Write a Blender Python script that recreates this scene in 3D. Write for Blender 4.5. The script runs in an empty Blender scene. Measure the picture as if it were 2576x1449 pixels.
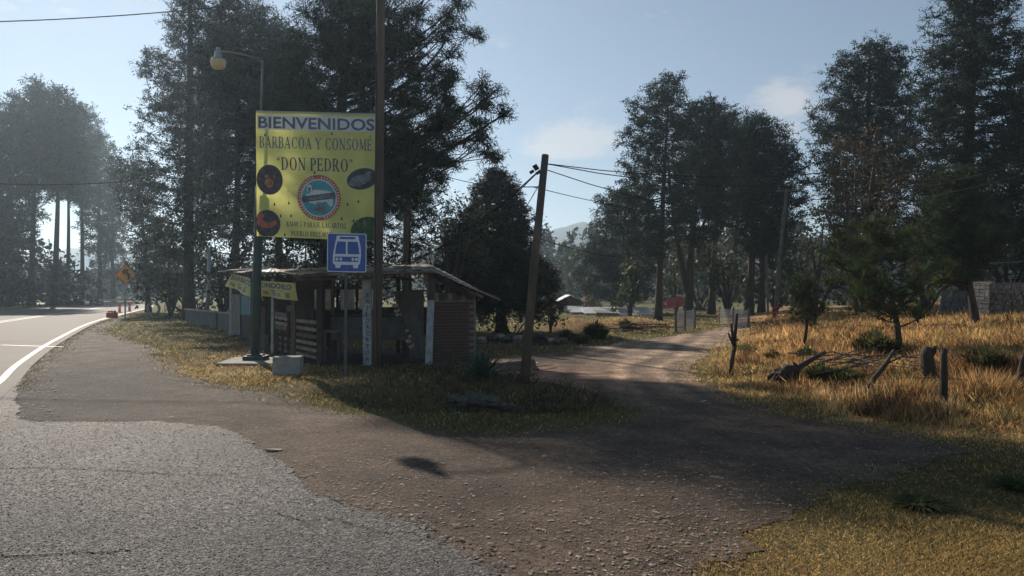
import bpy, math, random
import numpy as np
from mathutils import Vector, Matrix
from mathutils.geometry import delaunay_2d_cdt, tessellate_polygon
random.seed(7); RNG = np.random.default_rng(7)
S = bpy.context.scene
COL = S.collection
R = math.radians
F, CX, HY, CAMZ = 1946.0, 1288.0, 735.0, 1.6      # focal length, centre, horizon of the photo at 2576 px; eye height

# ------------------------------------------------------------------ camera, sky, sun, exposure
cam = bpy.data.cameras.new('camera'); camo = bpy.data.objects.new('camera', cam); COL.objects.link(camo)
camo.location = (0, 0, CAMZ); camo.rotation_euler = (R(90 + 0.31), 0, 0)
cam.sensor_width = 36; cam.lens = 36 * F / 2576; cam.clip_end = 6000; cam.clip_start = .05
S.camera = camo
SUN_AZ, SUN_EL = -29.3, 29.8
sun_dir = Vector((math.sin(R(SUN_AZ)) * math.cos(R(SUN_EL)), math.cos(R(SUN_AZ)) * math.cos(R(SUN_EL)), math.sin(R(SUN_EL))))
W = bpy.data.worlds.new('World'); S.world = W; W.use_nodes = True
nt = W.node_tree; nt.nodes.clear()
wo = nt.nodes.new('ShaderNodeOutputWorld'); bg = nt.nodes.new('ShaderNodeBackground')
sky = nt.nodes.new('ShaderNodeTexSky'); sky.sky_type = 'NISHITA'; sky.sun_disc = False
sky.sun_elevation = R(SUN_EL); sky.sun_rotation = R(SUN_AZ); sky.altitude = 2800; sky.dust_density = 0.4; sky.air_density = 1.0; sky.ozone_density = 1.5
bg.inputs['Strength'].default_value = 0.088
# thin clouds low over the valley, in world directions
tc = nt.nodes.new('ShaderNodeTexCoord')
mp = nt.nodes.new('ShaderNodeMapping'); mp.inputs['Scale'].default_value = (9, 9, 22)
nz = nt.nodes.new('ShaderNodeTexNoise'); nz.inputs['Scale'].default_value = 1.0; nz.inputs['Detail'].default_value = 7; nz.inputs['Roughness'].default_value = .62
nt.links.new(tc.outputs['Generated'], mp.inputs['Vector']); nt.links.new(mp.outputs['Vector'], nz.inputs['Vector'])
def cloud_spot(x, y, r, sq):
    d = Vector(((x - CX) / F, 1, (HY - y) / F)).normalized()
    sub = nt.nodes.new('ShaderNodeVectorMath'); sub.operation = 'SUBTRACT'; sub.inputs[1].default_value = d
    nt.links.new(tc.outputs['Generated'], sub.inputs[0])
    ml = nt.nodes.new('ShaderNodeVectorMath'); ml.operation = 'MULTIPLY'; ml.inputs[1].default_value = (1, 1, sq)
    nt.links.new(sub.outputs[0], ml.inputs[0])
    ln = nt.nodes.new('ShaderNodeVectorMath'); ln.operation = 'LENGTH'; nt.links.new(ml.outputs[0], ln.inputs[0])
    mr = nt.nodes.new('ShaderNodeMapRange'); mr.inputs['From Min'].default_value = 0; mr.inputs['From Max'].default_value = r
    mr.inputs['To Min'].default_value = .40; mr.inputs['To Max'].default_value = 0
    nt.links.new(ln.outputs['Value'], mr.inputs['Value']); return mr.outputs[0]
acc = None
for spot in [(1460, 340, .085, 2.2), (1400, 380, .07, 3.0), (2000, 265, .06, 1.1), (1985, 320, .045, 1.2), (-900, 250, .25, 2.5), (3900, 330, .3, 2.5)]:
    o = cloud_spot(*spot)
    if acc is None: acc = o
    else:
        m = nt.nodes.new('ShaderNodeMath'); m.operation = 'MAXIMUM'; nt.links.new(acc, m.inputs[0]); nt.links.new(o, m.inputs[1]); acc = m.outputs[0]
ad = nt.nodes.new('ShaderNodeMath'); ad.operation = 'ADD'; nt.links.new(acc, ad.inputs[0]); nt.links.new(nz.outputs['Fac'], ad.inputs[1])
mr = nt.nodes.new('ShaderNodeMapRange'); mr.interpolation_type = 'SMOOTHSTEP'
mr.inputs['From Min'].default_value = .60; mr.inputs['From Max'].default_value = .86; mr.inputs['To Max'].default_value = .6
nt.links.new(ad.outputs[0], mr.inputs['Value'])
mx = nt.nodes.new('ShaderNodeMix'); mx.data_type = 'RGBA'; mx.inputs[7].default_value = (6.6, 6.2, 6.0, 1)
gm = nt.nodes.new('ShaderNodeGamma'); gm.inputs[1].default_value = .72; nt.links.new(sky.outputs[0], gm.inputs[0])
tn = nt.nodes.new('ShaderNodeVectorMath'); tn.operation = 'MULTIPLY'; tn.inputs[1].default_value = (1.50, 1.46, 1.36); nt.links.new(gm.outputs[0], tn.inputs[0])
nt.links.new(mr.outputs[0], mx.inputs[0]); nt.links.new(tn.outputs[0], mx.inputs[6])
nt.links.new(mx.outputs[2], bg.inputs['Color']); nt.links.new(bg.outputs[0], wo.inputs['Surface'])
sl = bpy.data.lights.new('sun', 'SUN'); sl.energy = 5.0; sl.angle = R(.53); sl.color = (1, .88, .74)
so = bpy.data.objects.new('sun', sl); COL.objects.link(so); so.rotation_euler = sun_dir.to_track_quat('Z', 'Y').to_euler()
S.view_settings.view_transform = 'Standard'; S.view_settings.look = 'None'; S.view_settings.gamma = 1
S.view_settings.use_curve_mapping = False; S.view_settings.exposure = 0.36
S.cycles.max_bounces = 5; S.cycles.diffuse_bounces = 3; S.cycles.volume_bounces = 0; S.cycles.transparent_max_bounces = 8
S.cycles.use_denoising = True; S.cycles.caustics_reflective = False; S.cycles.caustics_refractive = False
HAZE = 0.00072

# ------------------------------------------------------------------ helpers
def P(x, y, Y): return Vector(((x - CX) / F * Y, Y, CAMZ + (HY - y) / F * Y))
def G(x, y, z=0.0):
    d = (CAMZ - z) * F / (y - HY); return Vector(((x - CX) / F * d, d, z))
def tag(o, label=None, cat=None, group=None, kind=None):
    if label: o['label'] = label
    if cat: o['category'] = cat
    if group: o['group'] = group
    if kind: o['kind'] = kind
    return o
def empty(name, loc, label, cat, group=None):
    o = bpy.data.objects.new(name, None); COL.objects.link(o); o.location = loc; o.empty_display_size = .2
    return tag(o, label, cat, group)
def link(name, me, parent=None, m=None):
    o = bpy.data.objects.new(name, me); COL.objects.link(o)
    if m and not me.materials: me.materials.append(m)
    if parent is not None:
        o.parent = parent; o.location = -Vector(parent_world(parent))
    return o
def parent_world(p):
    v = Vector(p.location)
    while p.parent is not None: p = p.parent; v += Vector(p.location)
    return v
def copy_tree(o, parent=None):
    c = o.copy(); COL.objects.link(c); c.parent = parent
    for ch in [k for k in bpy.data.objects if k.parent == o]: copy_tree(ch, c)
    return c
def mesh_np(name, V, T, col=None, smooth=False):
    """V (n,3), T (m,3) or (m,4)"""
    V = np.asarray(V, np.float32); T = np.asarray(T, np.int32)
    me = bpy.data.meshes.new(name); k = T.shape[1]
    me.vertices.add(len(V)); me.vertices.foreach_set('co', V.ravel())
    me.loops.add(T.size); me.loops.foreach_set('vertex_index', T.ravel())
    me.polygons.add(len(T)); me.polygons.foreach_set('loop_start', np.arange(0, T.size, k, dtype=np.int32))
    me.polygons.foreach_set('loop_total', np.full(len(T), k, np.int32))
    if smooth: me.polygons.foreach_set('use_smooth', np.ones(len(T), bool))
    me.update(calc_edges=True)
    if col is not None:
        a = me.attributes.new('Col', 'FLOAT_COLOR', 'POINT')
        c = np.ones((len(V), 4), np.float32); c[:, :3] = col; a.data.foreach_set('color', c.ravel())
    return me
class MB:
    def __init__(s): s.v = []; s.f = []
    def add(s, vs, fs):
        n = len(s.v); s.v += [tuple(v) for v in vs]; s.f += [tuple(i + n for i in f) for f in fs]
    def box(s, c, size, rz=0, rx=0, ry=0, jit=0):
        M = Matrix.Translation(c) @ Matrix.Rotation(rz, 4, 'Z') @ Matrix.Rotation(rx, 4, 'X') @ Matrix.Rotation(ry, 4, 'Y')
        vs = [M @ Vector((size[0] * a / 2 + random.uniform(-jit, jit), size[1] * b / 2 + random.uniform(-jit, jit), size[2] * d / 2 + random.uniform(-jit, jit)))
              for a in (-1, 1) for b in (-1, 1) for d in (-1, 1)]
        s.add(vs, [(0, 1, 3, 2), (4, 6, 7, 5), (0, 4, 5, 1), (2, 3, 7, 6), (0, 2, 6, 4), (1, 5, 7, 3)])
    def bar(s, a, b, w, h, jit=0):
        """rectangular bar from a to b, w wide (sideways) and h high"""
        a, b = Vector(a), Vector(b); d = (b - a).normalized()
        up = Vector((0, 0, 1)) if abs(d.z) < .9 else Vector((0, 1, 0))
        sd = d.cross(up).normalized(); up = sd.cross(d).normalized()
        vs = []
        for p in (a, b):
            for i, j in ((-1, -1), (1, -1), (1, 1), (-1, 1)):
                vs.append(p + sd * (i * w / 2 + random.uniform(-jit, jit)) + up * (j * h / 2 + random.uniform(-jit, jit)))
        s.add(vs, [(0, 3, 2, 1), (4, 5, 6, 7), (0, 1, 5, 4), (1, 2, 6, 5), (2, 3, 7, 6), (3, 0, 4, 7)])
    def tube(s, pts, rad, n=8, cap=True):
        pts = [Vector(p) for p in pts]
        if not hasattr(rad, '__len__'): rad = [rad] * len(pts)
        rings = []; ref = None
        for i, p in enumerate(pts):
            d = (pts[min(i + 1, len(pts) - 1)] - pts[max(i - 1, 0)]).normalized()
            if ref is None: ref = Vector((1, 0, 0)) if abs(d.x) < .8 else Vector((0, 1, 0))
            sd = d.cross(ref).normalized(); up = sd.cross(d).normalized(); ref = up if False else ref
            rings.append([p + (sd * math.cos(t) + up * math.sin(t)) * rad[i] for t in [2 * math.pi * k / n for k in range(n)]])
        vs = [v for r in rings for v in r]; fs = []
        for i in range(len(pts) - 1):
            for k in range(n): fs.append((i * n + k, i * n + (k + 1) % n, (i + 1) * n + (k + 1) % n, (i + 1) * n + k))
        if cap: fs += [tuple(range(n))[::-1], tuple(range((len(pts) - 1) * n, len(pts) * n))]
        s.add(vs, fs)
    def prism(s, poly, f0, f1):
        """poly list of 2D points; f0,f1 map 2D->3D for the two faces"""
        n = len(poly); vs = [f0(*p) for p in poly] + [f1(*p) for p in poly]
        tris = tessellate_polygon([[Vector((p[0], p[1], 0)) for p in poly]])
        fs = [tuple(t) for t in tris] + [tuple(n + i for i in t)[::-1] for t in tris]
        fs += [(i, (i + 1) % n, n + (i + 1) % n, n + i) for i in range(n)]
        s.add(vs, fs)
    def build(s, name, m, parent=None, smooth=False, kind=None):
        me = bpy.data.meshes.new(name); me.from_pydata(s.v, [], s.f); me.update()
        if smooth: me.polygons.foreach_set('use_smooth', np.ones(len(me.polygons), bool))
        o = link(name, me, parent, m)
        if kind: o['kind'] = kind
        return o
def rock_mb(c, r, seed, sq=.7, n=7, m=4):
    rr = random.Random(seed); mb = MB(); vs = []; fs = []
    vs.append(Vector((0, 0, -r * sq)))
    for i in range(1, m):
        ph = math.pi * i / m
        for k in range(n):
            t = 2 * math.pi * (k + .5 * (i % 2)) / n; q = r * rr.uniform(.78, 1.15)
            vs.append(Vector((q * math.sin(ph) * math.cos(t), q * math.sin(ph) * math.sin(t), -q * sq * math.cos(ph))))
    vs.append(Vector((0, 0, r * sq)))
    for k in range(n): fs.append((0, 1 + (k + 1) % n, 1 + k))
    for i in range(m - 2):
        for k in range(n): fs.append((1 + i * n + k, 1 + i * n + (k + 1) % n, 1 + (i + 1) * n + (k + 1) % n, 1 + (i + 1) * n + k))
    L = len(vs) - 1
    for k in range(n): fs.append((1 + (m - 2) * n + k, 1 + (m - 2) * n + (k + 1) % n, L))
    mb.add([v + Vector(c) for v in vs], fs); return mb

# ------------------------------------------------------------------ materials
def mat(name, col, rough=.8, var=.25, scale=8.0, bump=0, bscale=60.0, transl=0, attr=False, spec=.3, metal=0, col2=None, detail=5, stretch=None, hue=0):
    m = bpy.data.materials.new(name); m.use_nodes = True; t = m.node_tree; N = t.nodes; L = t.links; N.clear()
    out = N.new('ShaderNodeOutputMaterial'); pb = N.new('ShaderNodeBsdfPrincipled')
    pb.inputs['Roughness'].default_value = rough; pb.inputs['Specular IOR Level'].default_value = spec; pb.inputs['Metallic'].default_value = metal
    co = N.new('ShaderNodeTexCoord'); vec = co.outputs['Object']
    if stretch:
        mp_ = N.new('ShaderNodeMapping'); mp_.inputs['Scale'].default_value = stretch; L.new(vec, mp_.inputs['Vector']); vec = mp_.outputs[0]
    no = N.new('ShaderNodeTexNoise'); no.inputs['Scale'].default_value = scale; no.inputs['Detail'].default_value = detail; no.inputs['Roughness'].default_value = .6
    L.new(vec, no.inputs['Vector'])
    mrr = N.new('ShaderNodeMapRange'); mrr.inputs['From Min'].default_value = .3; mrr.inputs['From Max'].default_value = .7
    if col2 is None: mrr.inputs['To Min'].default_value = 1 - var; mrr.inputs['To Max'].default_value = 1 + var
    L.new(no.outputs['Fac'], mrr.inputs['Value'])
    if attr:
        at = N.new('ShaderNodeAttribute'); at.attribute_name = 'Col'; base = at.outputs['Color']
    else: base = None
    if col2 is not None:
        mi = N.new('ShaderNodeMix'); mi.data_type = 'RGBA'; mi.inputs[6].default_value = (*col, 1); mi.inputs[7].default_value = (*col2, 1)
        L.new(mrr.outputs[0], mi.inputs[0]); c = mi.outputs[2]
    else:
        vm = N.new('ShaderNodeVectorMath'); vm.operation = 'SCALE'
        if base is not None: L.new(base, vm.inputs[0])
        else: vm.inputs[0].default_value = col
        L.new(mrr.outputs[0], vm.inputs['Scale']); c = vm.outputs[0]
    L.new(c, pb.inputs['Base Color'])
    if bump:
        nb = N.new('ShaderNodeTexNoise'); nb.inputs['Scale'].default_value = bscale; nb.inputs['Detail'].default_value = 4; L.new(vec, nb.inputs['Vector'])
        bu = N.new('ShaderNodeBump'); bu.inputs['Strength'].default_value = min(1, bump); bu.inputs['Distance'].default_value = .02
        L.new(nb.outputs['Fac'], bu.inputs['Height']); L.new(bu.outputs[0], pb.inputs['Normal'])
    if transl:
        tr = N.new('ShaderNodeBsdfTranslucent'); ms = N.new('ShaderNodeMixShader'); ms.inputs[0].default_value = transl
        L.new(c, tr.inputs['Color']); L.new(pb.outputs[0], ms.inputs[1]); L.new(tr.outputs[0], ms.inputs[2]); L.new(ms.outputs[0], out.inputs['Surface'])
    else: L.new(pb.outputs[0], out.inputs['Surface'])
    return m
M = {}
M['needle'] = mat('pine_needles', (.05, .075, .035), .75, .35, 1.2, attr=True, transl=.14, spec=.12)
M['leaf'] = mat('leaves', (.06, .08, .03), .6, .35, 1.5, attr=True, transl=.35, spec=.2)
M['bark'] = mat('pine_bark', (.055, .04, .03), .9, .5, 9, bump=1, bscale=22, stretch=(1, 1, .25))
M['bark_grey'] = mat('grey_bark', (.13, .11, .09), .9, .4, 9, bump=1, bscale=30, stretch=(1, 1, .2))
M['grass'] = mat('grass_blades', (.2, .15, .06), .8, .25, .9, attr=True, transl=.5, spec=.1)
M['wood_old'] = mat('weathered_wood', (.11, .085, .065), .85, .5, 6, bump=.7, bscale=40, stretch=(1, 1, .3))
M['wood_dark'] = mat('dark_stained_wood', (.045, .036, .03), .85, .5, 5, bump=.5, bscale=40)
M['wood_pale'] = mat('pale_planks', (.24, .19, .14), .8, .45, 5, bump=.6, bscale=50)
M['pole_wood'] = mat('pole_timber', (.10, .075, .055), .85, .4, 5, bump=.7, bscale=30, stretch=(1, 1, .1))
M['green_paint'] = mat('dark_green_paint', (.02, .055, .045), .55, .25, 4, bump=.1, spec=.4)
M['galv'] = mat('galvanised_steel', (.32, .34, .35), .5, .2, 8, metal=.6, spec=.5)
M['steel_dull'] = mat('dull_grey_steel', (.10, .105, .11), .7, .3, 8, spec=.3)
M['conc'] = mat('raw_concrete', (.30, .29, .27), .9, .25, 5, bump=.6, bscale=50)
M['conc_dark'] = mat('stained_concrete', (.13, .13, .125), .9, .35, 3, bump=.6, bscale=50)
M['white_paint'] = mat('flaking_white_paint', (.36, .39, .40), .8, .35, 7, bump=.4)
M['rust_roof'] = mat('rusty_sheet_metal', (.13, .10, .085), .7, .5, 2.5, col2=(.24, .22, .21), bump=.3)
M['black'] = mat('black_rubber', (.025, .025, .026), .7, .3, 10, bump=.3)
M['cable'] = mat('cable_sheath', (.03, .03, .034), .95, .2, 5, spec=.05)
M['brick'] = mat('red_brick', (.085, .052, .042), .9, .4, 3.5, bump=.7, bscale=60)
M['mortar'] = mat('grey_mortar', (.19, .17, .15), .95, .3, 9, bump=.6)
M['adobe'] = mat('grey_render', (.17, .155, .14), .95, .3, 2.5, bump=.5)
M['stone'] = mat('field_stone', (.25, .215, .175), .9, .45, 4, bump=.8, bscale=20)
M['stone_pale'] = mat('pale_cut_stone', (.72, .62, .50), .9, .35, 6, bump=.6, bscale=40)
M['stone_dark'] = mat('dark_lava_stone', (.075, .07, .062), .95, .5, 5, bump=.9, bscale=20)
M['plastic'] = mat('milky_plastic_sheet', (.78, .73, .66), .7, .2, 6, transl=.6)
M['teal'] = mat('teal_paint', (.05, .16, .17), .7, .35, 3)
M['white'] = mat('white_vinyl', (.75, .77, .78), .5, .08, 5, transl=.2)
M['yellow'] = mat('yellow_vinyl', (.80, .80, .26), .5, .16, 1.3, transl=.48)
M['navy'] = mat('faded_navy_print', (.14, .16, .26), .6, .25, 9, transl=.1)
M['navy2'] = mat('dark_navy_print', (.06, .07, .14), .6, .25, 9, transl=.1)
M['red_print'] = mat('faded_red_print', (.55, .16, .10), .6, .3, 14, transl=.2)
M['teal_print'] = mat('teal_print', (.10, .42, .48), .6, .15, 8, transl=.2)
M['dish_dark'] = mat('dark_photo_print', (.07, .065, .08), .6, .5, 9, transl=.1)
M['dish_brown'] = mat('brown_photo_print', (.42, .19, .08), .6, .6, 16, transl=.15)
M['dish_grey'] = mat('grey_photo_print', (.20, .22, .25), .6, .6, 14, transl=.15)
M['dish_green'] = mat('green_photo_print', (.05, .12, .045), .6, .7, 16, transl=.15)
M['bus_blue'] = mat('blue_sign_sheeting', (.02, .085, .38), .35, .08, 5, spec=.5)
M['sign_white'] = mat('white_sign_sheeting', (.74, .76, .78), .35, .08, 5, spec=.5)
M['orange'] = mat('orange_sign_sheeting', (.85, .40, .06), .45, .12, 5, transl=.3)
M['sign_black'] = mat('black_sign_print', (.02, .02, .02), .5, .1, 5)
M['red_plastic'] = mat('red_plastic', (.55, .05, .04), .5, .3, 6, transl=.1)
M['orange_plastic'] = mat('orange_plastic', (.85, .18, .05), .5, .2, 6, transl=.3)
M['red_tarp'] = mat('red_tarpaulin', (.48, .07, .07), .6, .2, 3, transl=.3)
M['tin'] = mat('pale_tin_roof', (.55, .54, .52), .35, .15, 3, metal=.3, spec=.5)
M['ochre'] = mat('yellow_line_paint', (.21, .18, .13), .6, .25, 6, bump=.2)
M['line'] = mat('worn_white_line_paint', (.24, .23, .21), .6, .3, 6, bump=.2)
M['glass_lamp'] = mat('amber_lamp_glass', (.75, .68, .42), .3, .05, 5, transl=.5)
M['hill_far'] = mat('far_mountain_scrub', (.05, .07, .06), .95, .2, .02)
M['hill_near'] = mat('wooded_hill', (.03, .045, .03), .95, .5, .08)
M['agave'] = mat('agave_leaf', (.035, .075, .05), .6, .3, 5, transl=.1)

# ------------------------------------------------------------------ ground shape
FOOT = [(60, 5.0), (12, 6.9), (8.5, 7.5), (5.7, 8.35), (4.4, 9.2), (3.6, 11.3), (3.55, 13.5), (3.8, 16), (4.9, 19), (7.6, 27), (9.4, 33), (12, 45), (16, 62), (60, 75)]
def poly_sdf(x, y, pts, closed=False):
    x = np.asarray(x, float); y = np.asarray(y, float); d = np.full(x.shape, 1e9)
    n = len(pts); rng = range(n if closed else n - 1)
    for i in rng:
        ax, ay = pts[i]; bx, by = pts[(i + 1) % n]; dx, dy = bx - ax, by - ay
        t = np.clip(((x - ax) * dx + (y - ay) * dy) / (dx * dx + dy * dy), 0, 1)
        d = np.minimum(d, np.hypot(x - ax - t * dx, y - ay - t * dy))
    return d
def inside(x, y, pts):
    x = np.asarray(x, float); y = np.asarray(y, float); r = np.zeros(x.shape, bool); n = len(pts)
    for i in range(n):
        ax, ay = pts[i]; bx, by = pts[(i + 1) % n]
        c = ((ay > y) != (by > y)) & (x < (bx - ax) * (y - ay) / ((by - ay) if by != ay else 1e-9) + ax); r ^= c
    return r
def bank_s(x, y):
    s = poly_sdf(x, y, FOOT); return np.where(inside(x, y, FOOT), s, -s)
_ph = RNG.uniform(0, 6.28, (12, 2)); _kd = RNG.uniform(0, 6.28, 12)
def wav(x, y, k, seed=0):
    r = 0
    for i in range(4):
        a = _kd[(i * 3 + seed) % 12]; kk = k * (1 + .37 * i)
        r = r + np.sin((x * math.cos(a) + y * math.sin(a)) * kk + _ph[(i + seed) % 12, 0]) * (1 / (1 + .5 * i))
    return r / 2.2
def gz(x, y):
    x = np.asarray(x, float); y = np.asarray(y, float)
    s = bank_s(x, y); sp = np.clip(s, 0, None)
    z = 1.15 * (1 - np.exp(-sp * sp / (sp + 1.2) / 7.5)) + .07 * wav(x, y, .9, 1) * np.clip(sp / 3, 0, 1)
    z = z + (.09 * wav(x, y, 2.1, 4) + .05 * wav(x, y, 4.3, 2)) * np.clip(sp / 1.5, 0, 1) * (y < 40)
    z = z + .012 * wav(x, y, 1.3, 3) * np.exp(-np.abs(y - 8) / 14)
    z = z - .30 * np.exp(-(((x + .3) / 1.5) ** 2 + ((y - 11.4) / .8) ** 2)) + .16 * np.exp(-(((x + .4) / 1.9) ** 2 + ((y - 13.2) / .8) ** 2))
    z = z + .10 * np.exp(-(((x + 2.4) / 1.5) ** 2 + ((y - 13.4) / .7) ** 2))
    z = z + .10 * wav(x, y, .35, 5) * np.clip((y - 30) / 30, 0, 1) * np.clip((x + 12) / 10, 0, 1)
    # low heaps of earth on the grass past the lane
    z = z + .45 * np.exp(-(((x - 5.3) / 2.2) ** 2 + ((y - 36) / 2.2) ** 2)) + .5 * np.exp(-(((x - 2.6) / 1.3) ** 2 + ((y - 33) / 1.6) ** 2))
    return z
def gz1(x, y): return float(gz(np.array([x]), np.array([y]))[0])
def on(x, y):
    """photo pixel -> point on the shaped ground"""
    z = 0.0
    for _ in range(25):
        p = G(x, max(y, HY + 8), z); z = .5 * z + .5 * min(1.3, gz1(p.x, p.y))
    return Vector((p.x, p.y, gz1(p.x, p.y)))

def gpts(l): return [tuple(G(*p)[:2]) for p in l]
ROAD = [(3.0, -12), (-.2, -4), (-2.9, 1.0), (-5.6, 7), (-8.6, 13), (-10.9, 17.3), (-15.2, 26), (-22.3, 41.5), (-30.0, 61), (-37.4, 80), (-43, 92), (-51, 103), (-65, 113), (-90, 122)]
def offset(pts, d):
    out = []
    for i in range(len(pts)):
        a = Vector(pts[max(i - 1, 0)]); b = Vector(pts[min(i + 1, len(pts) - 1)]); t = (b - a).normalized()
        out.append((pts[i][0] - t.y * d, pts[i][1] + t.x * d))
    return out
def smooth_poly(pts, n=6):
    out = []
    for i in range(len(pts) - 1):
        p0 = Vector(pts[max(i - 1, 0)]); p1 = Vector(pts[i]); p2 = Vector(pts[i + 1]); p3 = Vector(pts[min(i + 2, len(pts) - 1)])
        for k in range(n):
            t = k / n
            out.append(tuple(.5 * ((2 * p1) + (p2 - p0) * t + (2 * p0 - 5 * p1 + 4 * p2 - p3) * t * t + (3 * p1 - p0 - 3 * p2 + p3) * t ** 3)))
    out.append(tuple(pts[-1])); return out
RD = smooth_poly(ROAD)
DIRT = gpts([(330, 793), (240, 820), (150, 866), (60, 930), (0, 985)]) + [(-5.2, 7), (-1.5, 0), (0, -5), (1.6, -5), (1.1, 3.4)] + gpts([
    (1780, 1449), (1790, 1420), (1890, 1385), (1850, 1345), (2000, 1290), (2100, 1230), (2260, 1185), (2420, 1135), (2300, 1100), (2200, 1080), (2000, 1044), (1850, 1004),
    (1760, 962), (1735, 930), (1780, 900), (1830, 855), (1862, 838), (1885, 826), (1830, 822), (1790, 831), (1700, 845), (1560, 862), (1450, 878), (1350, 895), (1230, 893), (1210, 925),
    (1260, 948), (1300, 972), (1400, 978), (1500, 990), (1590, 1030), (1570, 1058), (1450, 1078), (1300, 1092), (1100, 1076), (950, 1052), (790, 1020), (700, 990), (530, 966),
    (450, 935), (405, 900), (380, 872), (300, 850), (250, 836)])
APRON = gpts([(20, 965), (75, 930), (35, 990), (48, 1045), (80, 1063), (240, 1067), (400, 1065), (560, 1075), (620, 1110), (700, 1165), (790, 1250), (900, 1290), (1060, 1330), (1150, 1390), (1240, 1449)]) + [
    (.35, 3.2), (1.2, -5), (-1, -6), (-2.6, 1.5)]
def rough_loop(pts, near, far, amp, seed):
    out = []; rr = random.Random(seed)
    n = len(pts)
    for i in range(n):
        a, b = Vector(pts[i]), Vector(pts[(i + 1) % n]); L = (b - a).length
        mid = (a + b) / 2; sp = near if mid.y < 16 else far; k = max(1, int(L / sp)); nrm = Vector((-(b - a).y, (b - a).x)).normalized()
        for j in range(k):
            p = a.lerp(b, j / k); s = amp * (1 if p.y < 16 else 2)
            w = float(wav(p.x, p.y, 3.1, seed % 5)) * .6 + float(wav(p.x, p.y, 9.5, (seed + 2) % 7)) * .3 + rr.uniform(-.35, .35)
            out.append(p + nrm * w * s)
    return out
def sheet(name, pts, off, m, near=.09, far=.4, amp=.05, seed=1, label=None, tint=None, grid=.22, ymax=130):
    loop = rough_loop(pts, near, far, amp, seed) if amp else [Vector(p) for p in pts]
    lp = [(p.x, p.y) for p in loop]
    xs = [p[0] for p in lp]; ys = [p[1] for p in lp]
    gx = []; y = min(ys)
    while y < max(ys):
        st = grid if y < 14 else grid * (1 + (y - 14) * .12); x = min(xs)
        while x < max(xs):
            gx.append((x + random.uniform(-.2, .2) * st, y + random.uniform(-.2, .2) * st)); x += st
        y += st
    gx = np.array(gx); keep = inside(gx[:, 0], gx[:, 1], lp) & (poly_sdf(gx[:, 0], gx[:, 1], lp, True) > .06)
    vis = (np.abs(gx[:, 0]) < 1.1 * np.clip(gx[:, 1], 3, None)) | (gx[:, 1] < 4)
    gx = gx[keep & vis]
    verts = [Vector(p) for p in lp] + [Vector(p) for p in gx.tolist()]
    n = len(lp)
    ov, oe, of, *_ = delaunay_2d_cdt(verts, [(i, (i + 1) % n) for i in range(n)], [], 1, 1e-5)
    V = np.array([(v.x, v.y) for v in ov]); z = gz(V[:, 0], V[:, 1]) + off
    V3 = np.column_stack([V, z]); tr = np.array([f for f in of if len(f) == 3])
    c = V3[tr].mean(1); tr = tr[inside(c[:, 0], c[:, 1], lp)]
    e1 = V3[tr[:, 1]] - V3[tr[:, 0]]; e2 = V3[tr[:, 2]] - V3[tr[:, 0]]
    fl = (e1[:, 0] * e2[:, 1] - e1[:, 1] * e2[:, 0]) < 0; tr[fl] = tr[fl][:, ::-1]
    me = mesh_np(name, V3, tr, tint(V3) if tint else None, True)
    o = link(name, me, None, m); tag(o, label, None, None, 'structure'); return o

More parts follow.
